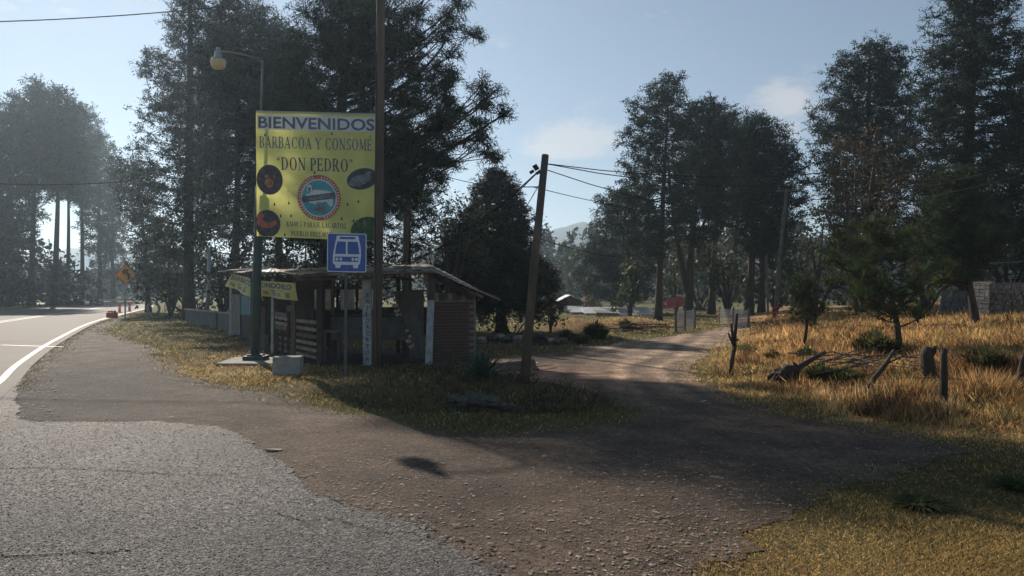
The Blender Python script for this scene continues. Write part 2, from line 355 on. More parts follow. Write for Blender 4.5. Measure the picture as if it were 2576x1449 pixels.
def ground_mat(name, mode):
    m = bpy.data.materials.new(name); m.use_nodes = True; t = m.node_tree; N = t.nodes; L = t.links; N.clear()
    out = N.new('ShaderNodeOutputMaterial'); pb = N.new('ShaderNodeBsdfPrincipled'); L.new(pb.outputs[0], out.inputs['Surface'])
    co = N.new('ShaderNodeTexCoord'); at = N.new('ShaderNodeAttribute'); at.attribute_name = 'Col'
    def noise(sc, det=4, ro=.6):
        n = N.new('ShaderNodeTexNoise'); n.inputs['Scale'].default_value = sc; n.inputs['Detail'].default_value = det; n.inputs['Roughness'].default_value = ro
        L.new(co.outputs['Object'], n.inputs['Vector']); return n.outputs['Fac']
    def rng(v, a, b, c, d):
        n = N.new('ShaderNodeMapRange'); n.inputs['From Min'].default_value = a; n.inputs['From Max'].default_value = b; n.inputs['To Min'].default_value = c; n.inputs['To Max'].default_value = d
        L.new(v, n.inputs['Value']); return n.outputs[0]
    def mul(a, b):
        n = N.new('ShaderNodeMath'); n.operation = 'MULTIPLY'; L.new(a, n.inputs[0]); L.new(b, n.inputs[1]); return n.outputs[0]
    def scale(c, f):
        n = N.new('ShaderNodeVectorMath'); n.operation = 'SCALE'; L.new(c, n.inputs[0]); L.new(f, n.inputs['Scale']); return n.outputs[0]
    def vor(sc, feat='F1', out_='Distance'):
        n = N.new('ShaderNodeTexVoronoi'); n.inputs['Scale'].default_value = sc; n.feature = feat; L.new(co.outputs['Object'], n.inputs['Vector']); return n.outputs[out_]
    if mode == 'apron':      # coarse chip seal
        big = rng(noise(1.1, 4), .3, .7, .75, 1.22); chipv = vor(50, 'F1', 'Color')
        sp = N.new('ShaderNodeSeparateColor'); L.new(chipv, sp.inputs[0]); pw = N.new('ShaderNodeMath'); pw.operation = 'POWER'; L.new(sp.outputs[0], pw.inputs[0]); pw.inputs[1].default_value = 2.2; ch = rng(pw.outputs[0], 0, 1, .35, 3.6)
        f = mul(mul(big, ch), rng(noise(95, 3, .85), .36, .64, .3, 2.0)); c = scale(at.outputs['Color'], f); h = noise(75, 4, .8); hs = 1; dist = .022
        pb.inputs['Roughness'].default_value = .72; pb.inputs['Specular IOR Level'].default_value = .3
        h2 = noise(9, 4)
    elif mode == 'road':
        f = mul(rng(noise(.5, 5), .3, .7, .88, 1.12), rng(noise(70, 3), .3, .7, .8, 1.2)); c = scale(at.outputs['Color'], f); h = noise(120, 2); hs = .3; dist = .004
        pb.inputs['Roughness'].default_value = .8; pb.inputs['Specular IOR Level'].default_value = .25; h2 = noise(3, 3)
    elif mode == 'dirt':
        chipv = vor(36, 'F1', 'Color'); sp = N.new('ShaderNodeSeparateColor'); L.new(chipv, sp.inputs[0])
        f = mul(mul(rng(noise(1.4, 7, .8), .33, .67, .42, 1.7), rng(sp.outputs[0], 0, 1, .6, 1.4)), rng(noise(120, 3, .8), .33, .67, .35, 1.8))
        c = scale(at.outputs['Color'], f); h = noise(34, 5, .75); hs = 1; dist = .05
        pb.inputs['Roughness'].default_value = .85; pb.inputs['Specular IOR Level'].default_value = .25; h2 = noise(7, 6, .7)
    else:
        f = mul(rng(noise(.8, 6, .7), .3, .7, .65, 1.35), rng(noise(40, 4, .75), .3, .7, .55, 1.5)); c = scale(at.outputs['Color'], f)
        h = noise(60, 4, .7); hs = 1.0; dist = .03; pb.inputs['Roughness'].default_value = .95; pb.inputs['Specular IOR Level'].default_value = .1; h2 = noise(6, 5, .7)
    L.new(c, pb.inputs['Base Color'])
    b1 = N.new('ShaderNodeBump'); b1.inputs['Strength'].default_value = min(1, abs(hs)); b1.inputs['Distance'].default_value = dist; b1.invert = hs < 0
    b2 = N.new('ShaderNodeBump'); b2.inputs['Strength'].default_value = .6; b2.inputs['Distance'].default_value = .16 if mode == 'dirt' else .05 if mode == 'soil' else .012
    L.new(h2, b2.inputs['Height']); L.new(h, b1.inputs['Height']); L.new(b2.outputs[0], b1.inputs['Normal']); L.new(b1.outputs[0], pb.inputs['Normal'])
    return m
def gauss(V, x, y, sx, sy): return np.exp(-(((V[:, 0] - x) / sx) ** 2 + ((V[:, 1] - y) / sy) ** 2))[:, None]
def mixc(c, c2, w): return c * (1 - w) + np.array(c2) * w
GOLD, RUST, GREEN, OLIVE = (.62, .42, .165), (.55, .30, .125), (.12, .15, .05), (.18, .15, .065)
def ground_colour(V):
    c = np.tile(np.array((.115, .09, .045)), (len(V), 1)); s = bank_s(V[:, 0], V[:, 1])[:, None]
    w = wav(V[:, 0], V[:, 1], .9, 2)[:, None]
    c = mixc(c, (.34, .22, .11), np.clip((s + .3) / .6, 0, 1)); c = mixc(c, (.22, .13, .07), np.clip((s - 3) / 8 + w * .3, 0, 1) * .6)
    c = mixc(c, (.19, .145, .075), gauss(V, 3.8, 4.3, 3.2, 1.6) * .9)                    # dry turf in the corner
    c = mixc(c, (.075, .085, .03), gauss(V, 4.2, 6.6, 2.6, 1.3) * .8)
    c = mixc(c, (.07, .09, .03), gauss(V, 3.9, 15.6, .9, 1.6) * .9)
    c = mixc(c, (.32, .24, .11), gauss(V, -6.0, 15.5, 1.6, 2.6) * .9)
    c = mixc(c, (.085, .085, .03), gauss(V, -1.5, 10.2, 3.5, 1.3) * .8)
    c = mixc(c, (.12, .12, .045), np.clip((V[:, 1:2] - 22) / 10, 0, 1) * (s < 0) * .8)
    c = mixc(c, (.32, .19, .09), np.clip(gauss(V, 5.6, 36, 3.0, 3.5) + gauss(V, 2.6, 33, 1.6, 2.2), 0, 1) * .9)
    return c
def dirt_colour(V):
    c = np.tile(np.array((.098, .076, .060)), (len(V), 1))
    c = mixc(c, (.078, .072, .064), np.clip((-V[:, :1] - 2.0) / 2.5, 0, 1))              # grey shoulder by the highway
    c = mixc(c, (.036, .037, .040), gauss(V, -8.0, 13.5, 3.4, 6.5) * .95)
    c = mixc(c, (.28, .18, .13), gauss(V, 1.0, 14, 2.6, 2.2) * .8)                     # reddish cinders in the yard
    c = mixc(c, (.20, .12, .08), gauss(V, 3.6, 9.6, 1.5, 1.0) * .7)
    c = mixc(c, (.28, .228, .185), np.clip((V[:, 1:2] - 11) / 5, 0, 1) * np.clip((V[:, :1] - 1.2) / 1.5, 0, 1) * .8)
    lane = np.abs(np.sin((poly_sdf(V[:, 0], V[:, 1], FOOT)) * 2.6 + wav(V[:, 0], V[:, 1], .8, 2) * .4))[:, None]
    c = c * (1 + .5 * (lane - .5) * np.clip((V[:, 1:2] - 9) / 6, 0, 1))
    dd = poly_sdf(V[:, 0], V[:, 1], FOOT); rut = (np.sin(dd * 8.5 + wav(V[:, 0], V[:, 1], .7, 3) * 1.5) + .6 * np.sin(dd * 17 + wav(V[:, 0], V[:, 1], 1.1, 5) * 2))[:, None]
    c = c * (1 + .36 * rut * np.clip((V[:, 1:2] - 8) / 5, 0, 1) * np.clip((V[:, :1] - .3) / 1.5, 0, 1))
    c = c * (1 + .42 * np.clip(wav(V[:, 0], V[:, 1], 2.6, 1) * .6 + wav(V[:, 0], V[:, 1], 6.5, 4) * .5, -1, 1))[:, None]
    c = mixc(c, (.13, .105, .085), gauss(V, 1.0, 5.0, 1.3, .8) * .5); c = mixc(c, (.055, .045, .04), gauss(V, -.6, 6.4, 1.6, 1.2) * .5)
    c = c * np.array((1.14, 1.0, .86))
    return c
def apron_colour(V):
    c = np.tile(np.array((.050, .0485, .049)), (len(V), 1)); w = wav(V[:, 0], V[:, 1], 1.4, 4)[:, None]
    c = mixc(c, (.095, .082, .08), np.clip(w, 0, 1) * .6); c = mixc(c, (.13, .12, .10), gauss(V, -2.2, 4.2, 1.0, .6) * .8)
    c = mixc(c, (.11, .10, .08), gauss(V, -.55, 4.9, .55, .6) * .7); c = c * (1 + .22 * np.clip(wav(V[:, 0], V[:, 1], 1.9, 2) + .5 * wav(V[:, 0], V[:, 1], 4.7, 6), -1, 1))[:, None]; c = mixc(c, (.03, .03, .03), gauss(V, -2.6, 6.6, .5, .35) * .5); c = mixc(c, (.04, .042, .042), gauss(V, -1.3, 4.7, .8, .8) * .6); return c
def axis(a, b, st, lim0, lim1, gr=1.16):
    v = list(np.arange(a, b, st)); x, s = b, st
    while x < lim1: v.append(x); s *= gr; x += s
    v.append(lim1); x, s = a, st; pre = []
    while x > lim0: s *= gr; x -= s; pre.append(max(x, lim0))
    return np.array(sorted(set(pre + v)))
def build_ground():
    ax = axis(-9, 14, .2, -1240, 1240); ay = axis(-2, 26, .2, -190, 1190)
    X, Y = np.meshgrid(ax, ay); Z = gz(X, Y); nx, ny = len(ax), len(ay)
    V = np.column_stack([X.ravel(), Y.ravel(), Z.ravel()]); i = np.arange(nx * ny).reshape(ny, nx)
    Fq = np.column_stack([i[:-1, :-1].ravel(), i[:-1, 1:].ravel(), i[1:, 1:].ravel(), i[1:, :-1].ravel()])
    me = mesh_np('ground', V, Fq, ground_colour(V), True); o = link('ground', me, None, ground_mat('earth_and_turf', 'soil'))
    tag(o, 'uneven earth with dry golden and green turf', None, None, 'structure')
build_ground()
HW_OUT = offset(RD, 9.6)
sheet('dirt_road', DIRT, .008, ground_mat('packed_dirt_and_cinders', 'dirt'), near=.07, amp=.17, grid=.13, seed=3, label='brown dirt track curving away with a grey gravel shoulder', tint=dirt_colour)
sheet('asphalt_apron', APRON, .020, ground_mat('coarse_chip_seal', 'apron'), near=.05, amp=.075, seed=5, label='coarse grey asphalt apron with a ragged edge', tint=apron_colour)
hwp = offset(RD, -.22) + HW_OUT[::-1]
sheet('highway', hwp, .026, ground_mat('worn_highway_asphalt', 'road'), amp=0, label='two lane highway curving to the left', grid=1.2,
      tint=lambda V: np.tile(np.array((.066, .060, .054)), (len(V), 1)))
def strip(name, pts, d, w, off, m, label, i0=0, i1=None):
    a = offset(pts, d)[i0:i1]; b = offset(pts, d + w)[i0:i1]; V = []; T = []
    for k, (p, q) in enumerate(zip(a, b)): V += [(p[0], p[1], gz1(*p) + off), (q[0], q[1], gz1(*q) + off)]
    for k in range(len(a) - 1): T.append((2 * k, 2 * k + 2, 2 * k + 3, 2 * k + 1))
    o = link(name, mesh_np(name, V, T), None, m); tag(o, label, None, None, 'structure'); return o
strip('road_edge_line', RD, .02, .13, .031, M['ochre'], 'pale yellow line along the near edge of the highway')
strip('road_centre_line', RD, 4.35, .12, .031, M['line'], 'near stripe of the double line down the middle of the highway')
strip('road_centre_line', RD, 4.75, .12, .031, M['line'], 'far stripe of the double line down the middle of the highway')
mbx = MB(); a, b = G(0, 868, .031), G(155, 873, .031); mbx.add([a, b, b + Vector((-.02, .16, 0)), a + Vector((-.02, .16, 0))], [(0, 1, 2, 3)])
tag(mbx.build('road_cross_line', M['line']), 'thin pale line across the near lane of the highway', None, None, 'structure')
# cracks in the apron
CRK = mat('crack_dirt', (.012, .011, .01), 1.0, .2, 9, spec=0.0)
for lab, px, w in (('dark crack running across the near corner of the asphalt apron', [(-300, 1412), (0, 1407), (120, 1404), (240, 1398), (330, 1394)], .008),
                   ('hairline crack crossing the middle of the asphalt apron', [(-200, 1186), (120, 1184), (330, 1190), (520, 1202), (600, 1196)], .006),
                   ('short branching crack near the ragged edge of the apron', [(700, 1300), (760, 1322), (850, 1316), (930, 1345), (990, 1352)], .006)):
    mbx = MB(); pts = [G(*p) for p in px]; prev = None; rc = random.Random(len(lab))
    for i in range(len(pts) - 1):
        for q in range(6):
            a = prev or pts[i]; b = pts[i].lerp(pts[i + 1], (q + 1) / 6) + Vector((0, rc.uniform(-.02, .02), 0)); prev = b; ww = w * rc.uniform(.4, 1)
            za, zb = gz1(a.x, a.y) + .0265, gz1(b.x, b.y) + .0265
            mbx.add([(a.x, a.y - ww, za), (b.x, b.y - ww, zb), (b.x, b.y + ww, zb), (a.x, a.y + ww, za)], [(0, 1, 2, 3)])
    tag(mbx.build('pavement_crack', CRK), lab, None, None, 'structure')

# ------------------------------------------------------------------ hills and far woods
def ridge(name, Y, prof, m, label, depth, seed):
    """prof: photo pixels of the skyline at distance Y"""
    rr = np.random.default_rng(seed); xs = [p[0] for p in prof]; ys = [p[1] for p in prof]
    X = np.linspace(xs[0], xs[-1], 260); H = np.interp(X, xs, ys); zt = CAMZ + (HY - H) / F * Y
    zt = zt * (1 + .03 * np.interp(X, np.linspace(xs[0], xs[-1], 90), rr.uniform(-1, 1, 90)) + .015 * rr.uniform(-1, 1, len(X)))
    xw = (X - CX) / F * Y; V = []; rows = 7
    for r in range(rows):
        t = r / (rows - 1); hh = math.sin(t * math.pi * .5) if r < rows - 1 else 1
        for i in range(len(X)): V.append((xw[i] * (1 + .02 * rr.uniform(-1, 1)), Y - depth * (1 - t) + rr.uniform(-.1, .1) * depth / rows, zt[i] * hh - .5))
    for i in range(len(X)): V.append((xw[i] * 1.02, Y + depth, -.8))
    n = len(X); V = np.array(V); idx = np.arange((rows + 1) * n).reshape(rows + 1, n)
    T = np.column_stack([idx[:-1, :-1].ravel(), idx[:-1, 1:].ravel(), idx[1:, 1:].ravel(), idx[1:, :-1].ravel()])
    o = link(name, mesh_np(name, V, T, None, True), None, m); tag(o, label, None, None, 'structure')
ridge('mountain', 900, [(-500, 650), (100, 640), (300, 612), (600, 640), (1000, 620), (1250, 600), (1370, 582), (1430, 568), (1490, 557), (1560, 566), (1700, 590), (2100, 620), (2700, 640), (3300, 650)],
      M['hill_far'], 'pale blue mountain on the horizon behind the valley', 150, 3)
ridge('hill', 480, [(-600, 690), (200, 680), (700, 668), (1040, 640), (1130, 625), (1350, 636), (1420, 612), (1470, 603), (1530, 612), (1640, 640), (2000, 660), (3200, 690)],
      M['hill_near'], 'blue grey wooded hill beyond the valley', 90, 5)

def leaf_cloud(C, r, n, size, rg, flat=1.0, quad=True):
    """n leaves in a ball round each centre C (k,3)"""
    k = len(C); N = k * n
    d = rg.normal(size=(N, 3)); d /= np.linalg.norm(d, axis=1)[:, None]; rad = np.repeat(np.broadcast_to(r, (k,)), n)[:, None] * rg.uniform(.25, 1, (N, 1)) ** .5
    p = np.repeat(C, n, 0) + d * rad * np.array([1, 1, flat])
    u = rg.normal(size=(N, 3)); u /= np.linalg.norm(u, axis=1)[:, None]; v = np.cross(u, rg.normal(size=(N, 3))); v /= np.linalg.norm(v, axis=1)[:, None]
    s = size * rg.uniform(.6, 1.3, (N, 1))
    V = np.stack([p - u * s, p + v * s * .55, p + u * s, p - v * s * .55], 1).reshape(-1, 3)
    b = np.arange(N)[:, None] * 4; T = np.concatenate([b + [0, 1, 2], b + [0, 2, 3]]) if not quad else b + [0, 1, 2, 3]
    return V, T
def needles(C, D, r, n, w, rg, droop=.25, spread=1.0, ball=False):
    """C centres (k,3), D directions (k,3): n narrow triangles per tuft"""
    k = len(C); N = k * n
    rnd = rg.normal(size=(N, 3)); rnd /= np.linalg.norm(rnd, axis=1)[:, None]
    d = np.repeat(D, n, 0) * .75 + rnd * spread; d /= np.linalg.norm(d, axis=1)[:, None]
    L = np.repeat(np.broadcast_to(r, (k,)), n)[:, None] * rg.uniform(.65, 1.1, (N, 1))
    if ball:
        o_ = rnd * L * rg.uniform(.1, 1, (N, 1)) ** .5 * np.array([1, 1, .75]); e = d + rg.normal(size=(N, 3)) * .8; e /= np.linalg.norm(e, axis=1)[:, None]; e[:, 2] -= droop
        p0 = np.repeat(C, n, 0) + o_ - e * L * .28; p1 = np.repeat(C, n, 0) + o_ + e * L * .32
    else:
        p0 = np.repeat(C, n, 0) + d * L * rg.uniform(0, .25, (N, 1)); p1 = np.repeat(C, n, 0) + d * L; p1[:, 2] -= (droop * L[:, 0] * (1 - .6 * d[:, 2]))
    sd = np.cross(d, rg.normal(size=(N, 3))); sd /= np.linalg.norm(sd, axis=1)[:, None] + 1e-9; ww = w * rg.uniform(.7, 1.3, (N, 1))
    V = np.stack([p0 - sd * ww * .5, p0 + sd * ww * .5, p1 + sd * ww * .15], 1).reshape(-1, 3)
    return V, np.arange(N * 3).reshape(-1, 3)
def twigs(A, B, ra, rb):
    """thin three sided twigs from A to B"""
    k = len(A); d = B - A; d /= np.linalg.norm(d, axis=1)[:, None] + 1e-9
    u = np.cross(d, np.array([.3, .2, .93])); u /= np.linalg.norm(u, axis=1)[:, None] + 1e-9; v = np.cross(d, u)
    V = []
    for P_, r in ((A, ra), (B, rb)):
        for t in (0, 2.094, 4.189): V.append(P_ + (u * math.cos(t) + v * math.sin(t)) * r)
    V = np.stack(V, 1).reshape(-1, 3); b = np.arange(k)[:, None] * 6
    return V, np.concatenate([b + [0, 1, 4, 3], b + [1, 2, 5, 4], b + [2, 0, 3, 5]])
def tuft_cols(k, n, per, base, rg, var=.3, warm=.0):
    c = np.array(base)[None] * rg.uniform(1 - var, 1 + var, (k, 1)) * (1 + rg.uniform(-.12, .12, (k, 3)))
    wmask = rg.uniform(size=k) < warm; c[wmask] = np.array((.085, .065, .035)) * rg.uniform(.7, 1.2, (wmask.sum(), 1))
    return np.repeat(c, n * per, 0)
PX_COL = (.026, .050, .031)
def pine(name, label, xb, Y, prof, r0=.22, nb=80, dens=5.0, tr=.5, nn=24, nw=.04, xt=None, seed=1, group=None, col=PX_COL, droop=.25, rise=.3, zb=None, trunk_bend=0.0,
         depth=.85, spread=1.0, warm=.0, gap=.0, cat='pine tree', forks=(), wide=1.0, base_y=None, curl=.15, fill=(.3, 1.0), puffs=1.3, pr=1.25, fwd=0.0, fine=True):
    if fine: nn = max(10, int(nn * .8)); nw *= 1.15; tr *= .86; pr *= .92; dens *= 2.1; puffs *= 1.1
    rg = np.random.default_rng(seed); X0 = (xb - CX) / F * Y
    if base_y is not None: z0 = CAMZ + (HY - base_y) / F * Y
    else: z0 = gz1(X0, Y) if zb is None else zb
    k = Y / F; zs = np.array([CAMZ + (HY - p[0]) * k for p in prof])[::-1]; xl = np.array([(p[1] - CX) * k for p in prof])[::-1]; xr = np.array([(p[2] - CX) * k for p in prof])[::-1]
    zt = zs[-1]; xtop = (xl[-1] + xr[-1]) / 2 if xt is None else (xt - CX) * k
    def axis_(z):
        t = (z - z0) / (zt - z0); return np.array([X0 + (xtop - X0) * t + trunk_bend * math.sin(t * math.pi * 1.3), Y + .25 * math.sin(t * 4 + seed), z])
    root = empty(name, (X0, Y, z0), label, cat, group)
    def trunk_r(z): t = (z - z0) / (zt - z0); return max(.02, r0 * (1 - t) ** .8 * (1 + .3 * math.exp(-t * 25)))
    tb = MB(); n = 12; pz = [z0 - .15 + (zt - z0 + .05) * i / n for i in range(n + 1)]
    tb.tube([axis_(z) for z in pz], [trunk_r(z) for z in pz], 9)
    for (fz, fx, fr) in forks:      # second stems: start y, end x, end y in photo pixels
        a = axis_(CAMZ + (HY - fz) * k); e = np.array([(fx[0] - CX) * k, Y + .8, CAMZ + (HY - fx[1]) * k]); c = a * .5 + e * .5 + np.array([(e[0] - a[0]) * .25, 0, -(e[2] - a[2]) * .12])
        pts = [Vector(((1 - t) ** 2 * a + 2 * t * (1 - t) * c + t * t * e)) for t in np.linspace(0, 1, 8)]; tb.tube(pts, [fr * (1 - .8 * t) for t in np.linspace(0, 1, 8)], 7)
    C = []; D = []; A = []; S1 = []; S2 = []; bt = MB()
    zc0 = zs[0]; us = (np.arange(nb) + rg.uniform(0, 1, nb)) / nb
    for i in range(nb):
        z = zc0 + (zt - zc0) * us[i] ** .92 * .985; az = i * 2.39996 + rg.uniform(-.4, .4)
        ax = axis_(z); rl = max(.15, ax[0] - np.interp(z, zs, xl)); rr_ = max(.15, np.interp(z, zs, xr) - ax[0]); cs, sn = math.cos(az), math.sin(az)
        side = rr_ if cs > 0 else rl; dp = depth * (rl + rr_) / 2; L = math.hypot(side * cs, dp * sn) * rg.uniform(.72, 1.04) * wide
        if rg.uniform() < gap: L *= .4
        h = np.array([cs * side, sn * dp, 0]); h /= np.linalg.norm(h)
        if fwd and cs > .3:      # limbs on this side lean out towards the road
            Yt = Y - fwd * cs ** .7 * rg.uniform(.7, 1.1); q = Yt / Y; tx = (ax[0] + h[0] * L) * q; z = CAMZ + (z - CAMZ) * q; v = np.array([tx - ax[0], Yt - Y, 0]); L = np.linalg.norm(v); h = v / L
        zstart = z - rise * L
        zstart = min(max(zstart, z0 + 1.0 if zt - z0 > 5 else z0 + .3), zt - .4)
        a = axis_(zstart); path = []
        for f in np.linspace(0, 1, 6):
            q = a + h * L * f; q[2] = zstart + (z - zstart) * (f ** 1.2) - curl * L * math.sin(f * math.pi) * .5; path.append(q)
        path = np.array(path); rb = min(trunk_r(zstart) * .6, .013 * L + .008)
        bt.tube([Vector(p) for p in path], [rb * (1 - .8 * f) for f in np.linspace(0, 1, 6)], 5, False)
        nc = max(2, int(1.2 + L * puffs)); per = max(3, int(L * dens / nc + .5)); nt_ = nc * per
        fc = fill[0] + (fill[1] - fill[0]) * (np.arange(nc) + rg.uniform(0, .8, nc)) / nc; fc[-1] = 1.0; perp = np.array([-h[1], h[0], 0])
        offc = rg.uniform(-1, 1, nc) * .36 * L * (.2 + .8 * np.sin(np.clip(fc, 0, 1) * 2.7)); offc[-1] *= .3
        cc = np.stack([np.interp(fc, np.linspace(0, 1, 6), path[:, j]) for j in range(3)], 1) + perp[None] * offc[:, None] + h[None] * np.abs(offc)[:, None] * .3
        cc[:, 2] += rg.uniform(-.05, .16, nc) * (.5 + .4 * L); rc = tr * pr * rg.uniform(.7, 1.3, nc)
        c = np.repeat(cc, per, 0) + rg.normal(size=(nt_, 3)) * np.repeat(rc, per)[:, None] * np.array([.55, .55, .38]); f = np.repeat(fc, per); off = np.repeat(offc, per)
        fb = np.clip(fc - .16 - np.abs(offc) / (L + .1) * .5, .05, 1); b0 = np.stack([np.interp(fb, np.linspace(0, 1, 6), path[:, j]) for j in range(3)], 1); S1.append(b0); S2.append(cc - [0, 0, .1 * tr]); bb = np.repeat(cc - [0, 0, .35 * tr], per, 0)
        dd = c - bb; dd /= np.linalg.norm(dd, axis=1)[:, None] + 1e-6; dd[:, 2] += .35; dd /= np.linalg.norm(dd, axis=1)[:, None]
        C.append(c); D.append(dd); A.append(bb)
    top = axis_(zt - .1); ct = top + rg.normal(size=(6, 3)) * np.array([.25, .25, .2]) * min(1, tr * 1.6); C.append(ct); D.append(np.tile([0, 0, 1.], (6, 1))); A.append(np.tile(axis_(zt - .8 * min(1, tr * 2)), (6, 1)))
    C = np.concatenate(C); D = np.concatenate(D); A = np.concatenate(A); kk = len(C)
    rads = tr * rg.uniform(.7, 1.2, kk)
    V, T = needles(C, D, rads, nn, nw, rg, droop, spread, fine)
    V1, T1 = twigs(A, C, .006 + .0003 * Y, .003 + .0002 * Y)
    V2, T2 = twigs(np.concatenate(S1), np.concatenate(S2), .012 + .0004 * Y, .006 + .0003 * Y); T1 = np.concatenate([T1, T2 + len(V1)]); V1 = np.concatenate([V1, V2])
    w = Vector((X0, Y, z0)); wn = np.array(w)
    m1 = mesh_np('crown', V - wn, T, tuft_cols(kk, nn, 3, col, rg, .35, warm)); o = bpy.data.objects.new('crown', m1); m1.materials.append(M['needle']); COL.objects.link(o); o.parent = root
    m2 = mesh_np('twigs', V1 - wn, T1); m2.materials.append(M['bark']); o = bpy.data.objects.new('twigs', m2); COL.objects.link(o); o.parent = root; o['kind'] = 'stuff'
    tb.build('trunk', M['bark'], root, True); bt.build('branches', M['bark'], root, True, 'stuff')
    return root
def leafy(name, label, xb, Y, blobs, r0=.12, n=60, size=.07, cl=7, clr=.35, seed=1, col=(.06, .075, .03), group=None, cat='tree', mat_='leaf', bark='bark', warm=.1, depth=1.0, base_y=None, twig=True, flat=1.0):
    """blobs: (x, y, r) photo pixels; n leaf clumps per square metre-ish of blob"""
    rg = np.random.default_rng(seed); k = Y / F; X0 = (xb - CX) * k
    z0 = CAMZ + (HY - base_y) * k if base_y is not None else gz1(X0, Y)
    root = empty(name, (X0, Y, z0), label, cat, group); wn = np.array([X0, Y, z0]); tb = MB(); C = []; A = []
    for i, (x, y, r) in enumerate(blobs):
        c = np.array([(x - CX) * k, Y + rg.uniform(-.5, .5) * r * k * depth, CAMZ + (HY - y) * k]); rr_ = r * k
        c[2] = max(c[2], z0 + rr_ * .4)
        m_ = c.copy(); m_[0] = X0 * .6 + c[0] * .4; m_[2] = z0 + (c[2] - z0) * .55
        tb.tube([Vector(wn + [0, 0, -.1]), Vector(m_), Vector(c)], [r0 * (1 if i == 0 else .6), r0 * .5, r0 * .15], 6)
        m = max(4, int(n * rr_ ** 2)); d = rg.normal(size=(m, 3)); d /= np.linalg.norm(d, axis=1)[:, None]
        q = c + d * rr_ * rg.uniform(.2, 1.0, (m, 1)) ** .5 * np.array([1, depth, flat]); q[:, 2] = np.maximum(q[:, 2], z0 + .05); C.append(q); A.append(np.tile(c, (m, 1)) * .5 + q * .5)
    C = np.concatenate(C); A = np.concatenate(A); V, T = leaf_cloud(C, clr * rg.uniform(.6, 1.3, len(C)), cl, size, rg)
    m1 = mesh_np('crown', V - wn, T, tuft_cols(len(C), cl, 4, col, rg, .4, warm)); m1.materials.append(M[mat_]); o = bpy.data.objects.new('crown', m1); COL.objects.link(o); o.parent = root
    tb.build('trunk', M[bark], root, True)
    if twig:
        V1, T1 = twigs(A, C, .008 + .0004 * Y, .004 + .0002 * Y); m2 = mesh_np('twigs', V1 - wn, T1); m2.materials.append(M[bark]); o = bpy.data.objects.new('twigs', m2); COL.objects.link(o); o.parent = root; o['kind'] = 'stuff'
    return root

# --- the tall pines across the highway (far left)
LG = 'tall pines beyond the highway on the left'
lp = [  # base x, Y, profile
    (-60, 92, [(225, -75, -45), (300, -130, 15), (420, -160, 50), (560, -150, 40), (640, -120, 10)], 'tall hazy pine with a broad dense crown at the left edge'),
    (30, 90, [(238, 15, 45), (300, -30, 90), (400, -50, 110), (540, -40, 110), (640, -20, 80)], 'flat topped pine whose crown fills the left edge under the wires'),
    (84, 94, [(200, 72, 100), (240, 50, 120), (310, 20, 150), (400, 10, 160), (470, 30, 140)], 'highest pine of the left row with a pointed tip'),
    (140, 92, [(224, 125, 165), (270, 95, 200), (340, 80, 215), (430, 90, 210), (480, 110, 190)], 'rounded pine just right of the highest one across the highway'),
    (170, 130, [(300, 155, 185), (360, 130, 220), (430, 120, 235), (500, 140, 220)], 'smaller pine showing its bare trunk in the gap of the left row'),
    (205, 128, [(262, 190, 220), (310, 160, 250), (390, 150, 268), (470, 165, 260), (520, 180, 240)], 'pine with a knobbly crown over the sloping end of the left row'),
    (250, 126, [(330, 238, 262), (380, 210, 290), (450, 200, 300), (560, 205, 300), (640, 215, 305)], 'low crowned pine near the end of the left row'),
    (285, 135, [(420, 275, 292), (460, 255, 312), (540, 250, 318), (640, 245, 320), (700, 260, 315)], 'last and lowest pine of the left row beside the orange sign')]
for i, (xb, Y, prof, lab) in enumerate(lp):
    pine('pine_tree', lab, xb, Y, prof, r0=.38, nb=70, dens=3.2, tr=.95, nn=16, nw=.15, puffs=.6, pr=1.3, seed=40 + i, group=LG, droop=.15, rise=.12, wide=1.05, col=(.028, .05, .036))
leafy('roadside_thicket', 'solid dark wall of foliage between the trunks at the left edge', 0, 100, [(-80, 600, 90), (-10, 560, 80), (50, 600, 70), (20, 660, 80), (80, 660, 60), (-70, 690, 80), (100, 720, 50), (-120, 520, 80), (-20, 500, 60), (50, 530, 50)], n=2.4, size=.34, cl=12, clr=1.2, seed=69, cat='bush', col=(.022, .034, .022), r0=.2)
for i, (xb, Y, lab, bl) in enumerate([(20, 84, 'dark thicket at the foot of the left pines by the frame edge', [(-60, 690, 75), (30, 700, 65), (90, 715, 55), (-20, 640, 60), (60, 745, 40), (-90, 745, 50)]),
        (190, 92, 'dark thicket beside the bend under the left pines', [(130, 705, 55), (190, 715, 50), (165, 750, 36), (215, 745, 30), (110, 745, 35), (140, 660, 35)]),
        (265, 150, 'pale green bushes behind the guardrail of the bend', [(235, 722, 30), (270, 730, 26), (320, 715, 36), (372, 718, 36), (410, 722, 28)])]):
    leafy('roadside_thicket', lab, xb, Y, bl, n=3.2, size=.34, cl=12, clr=1.2, seed=70 + i, cat='bush', col=(.022, .034, .02) if i < 2 else (.07, .09, .03), r0=.2)

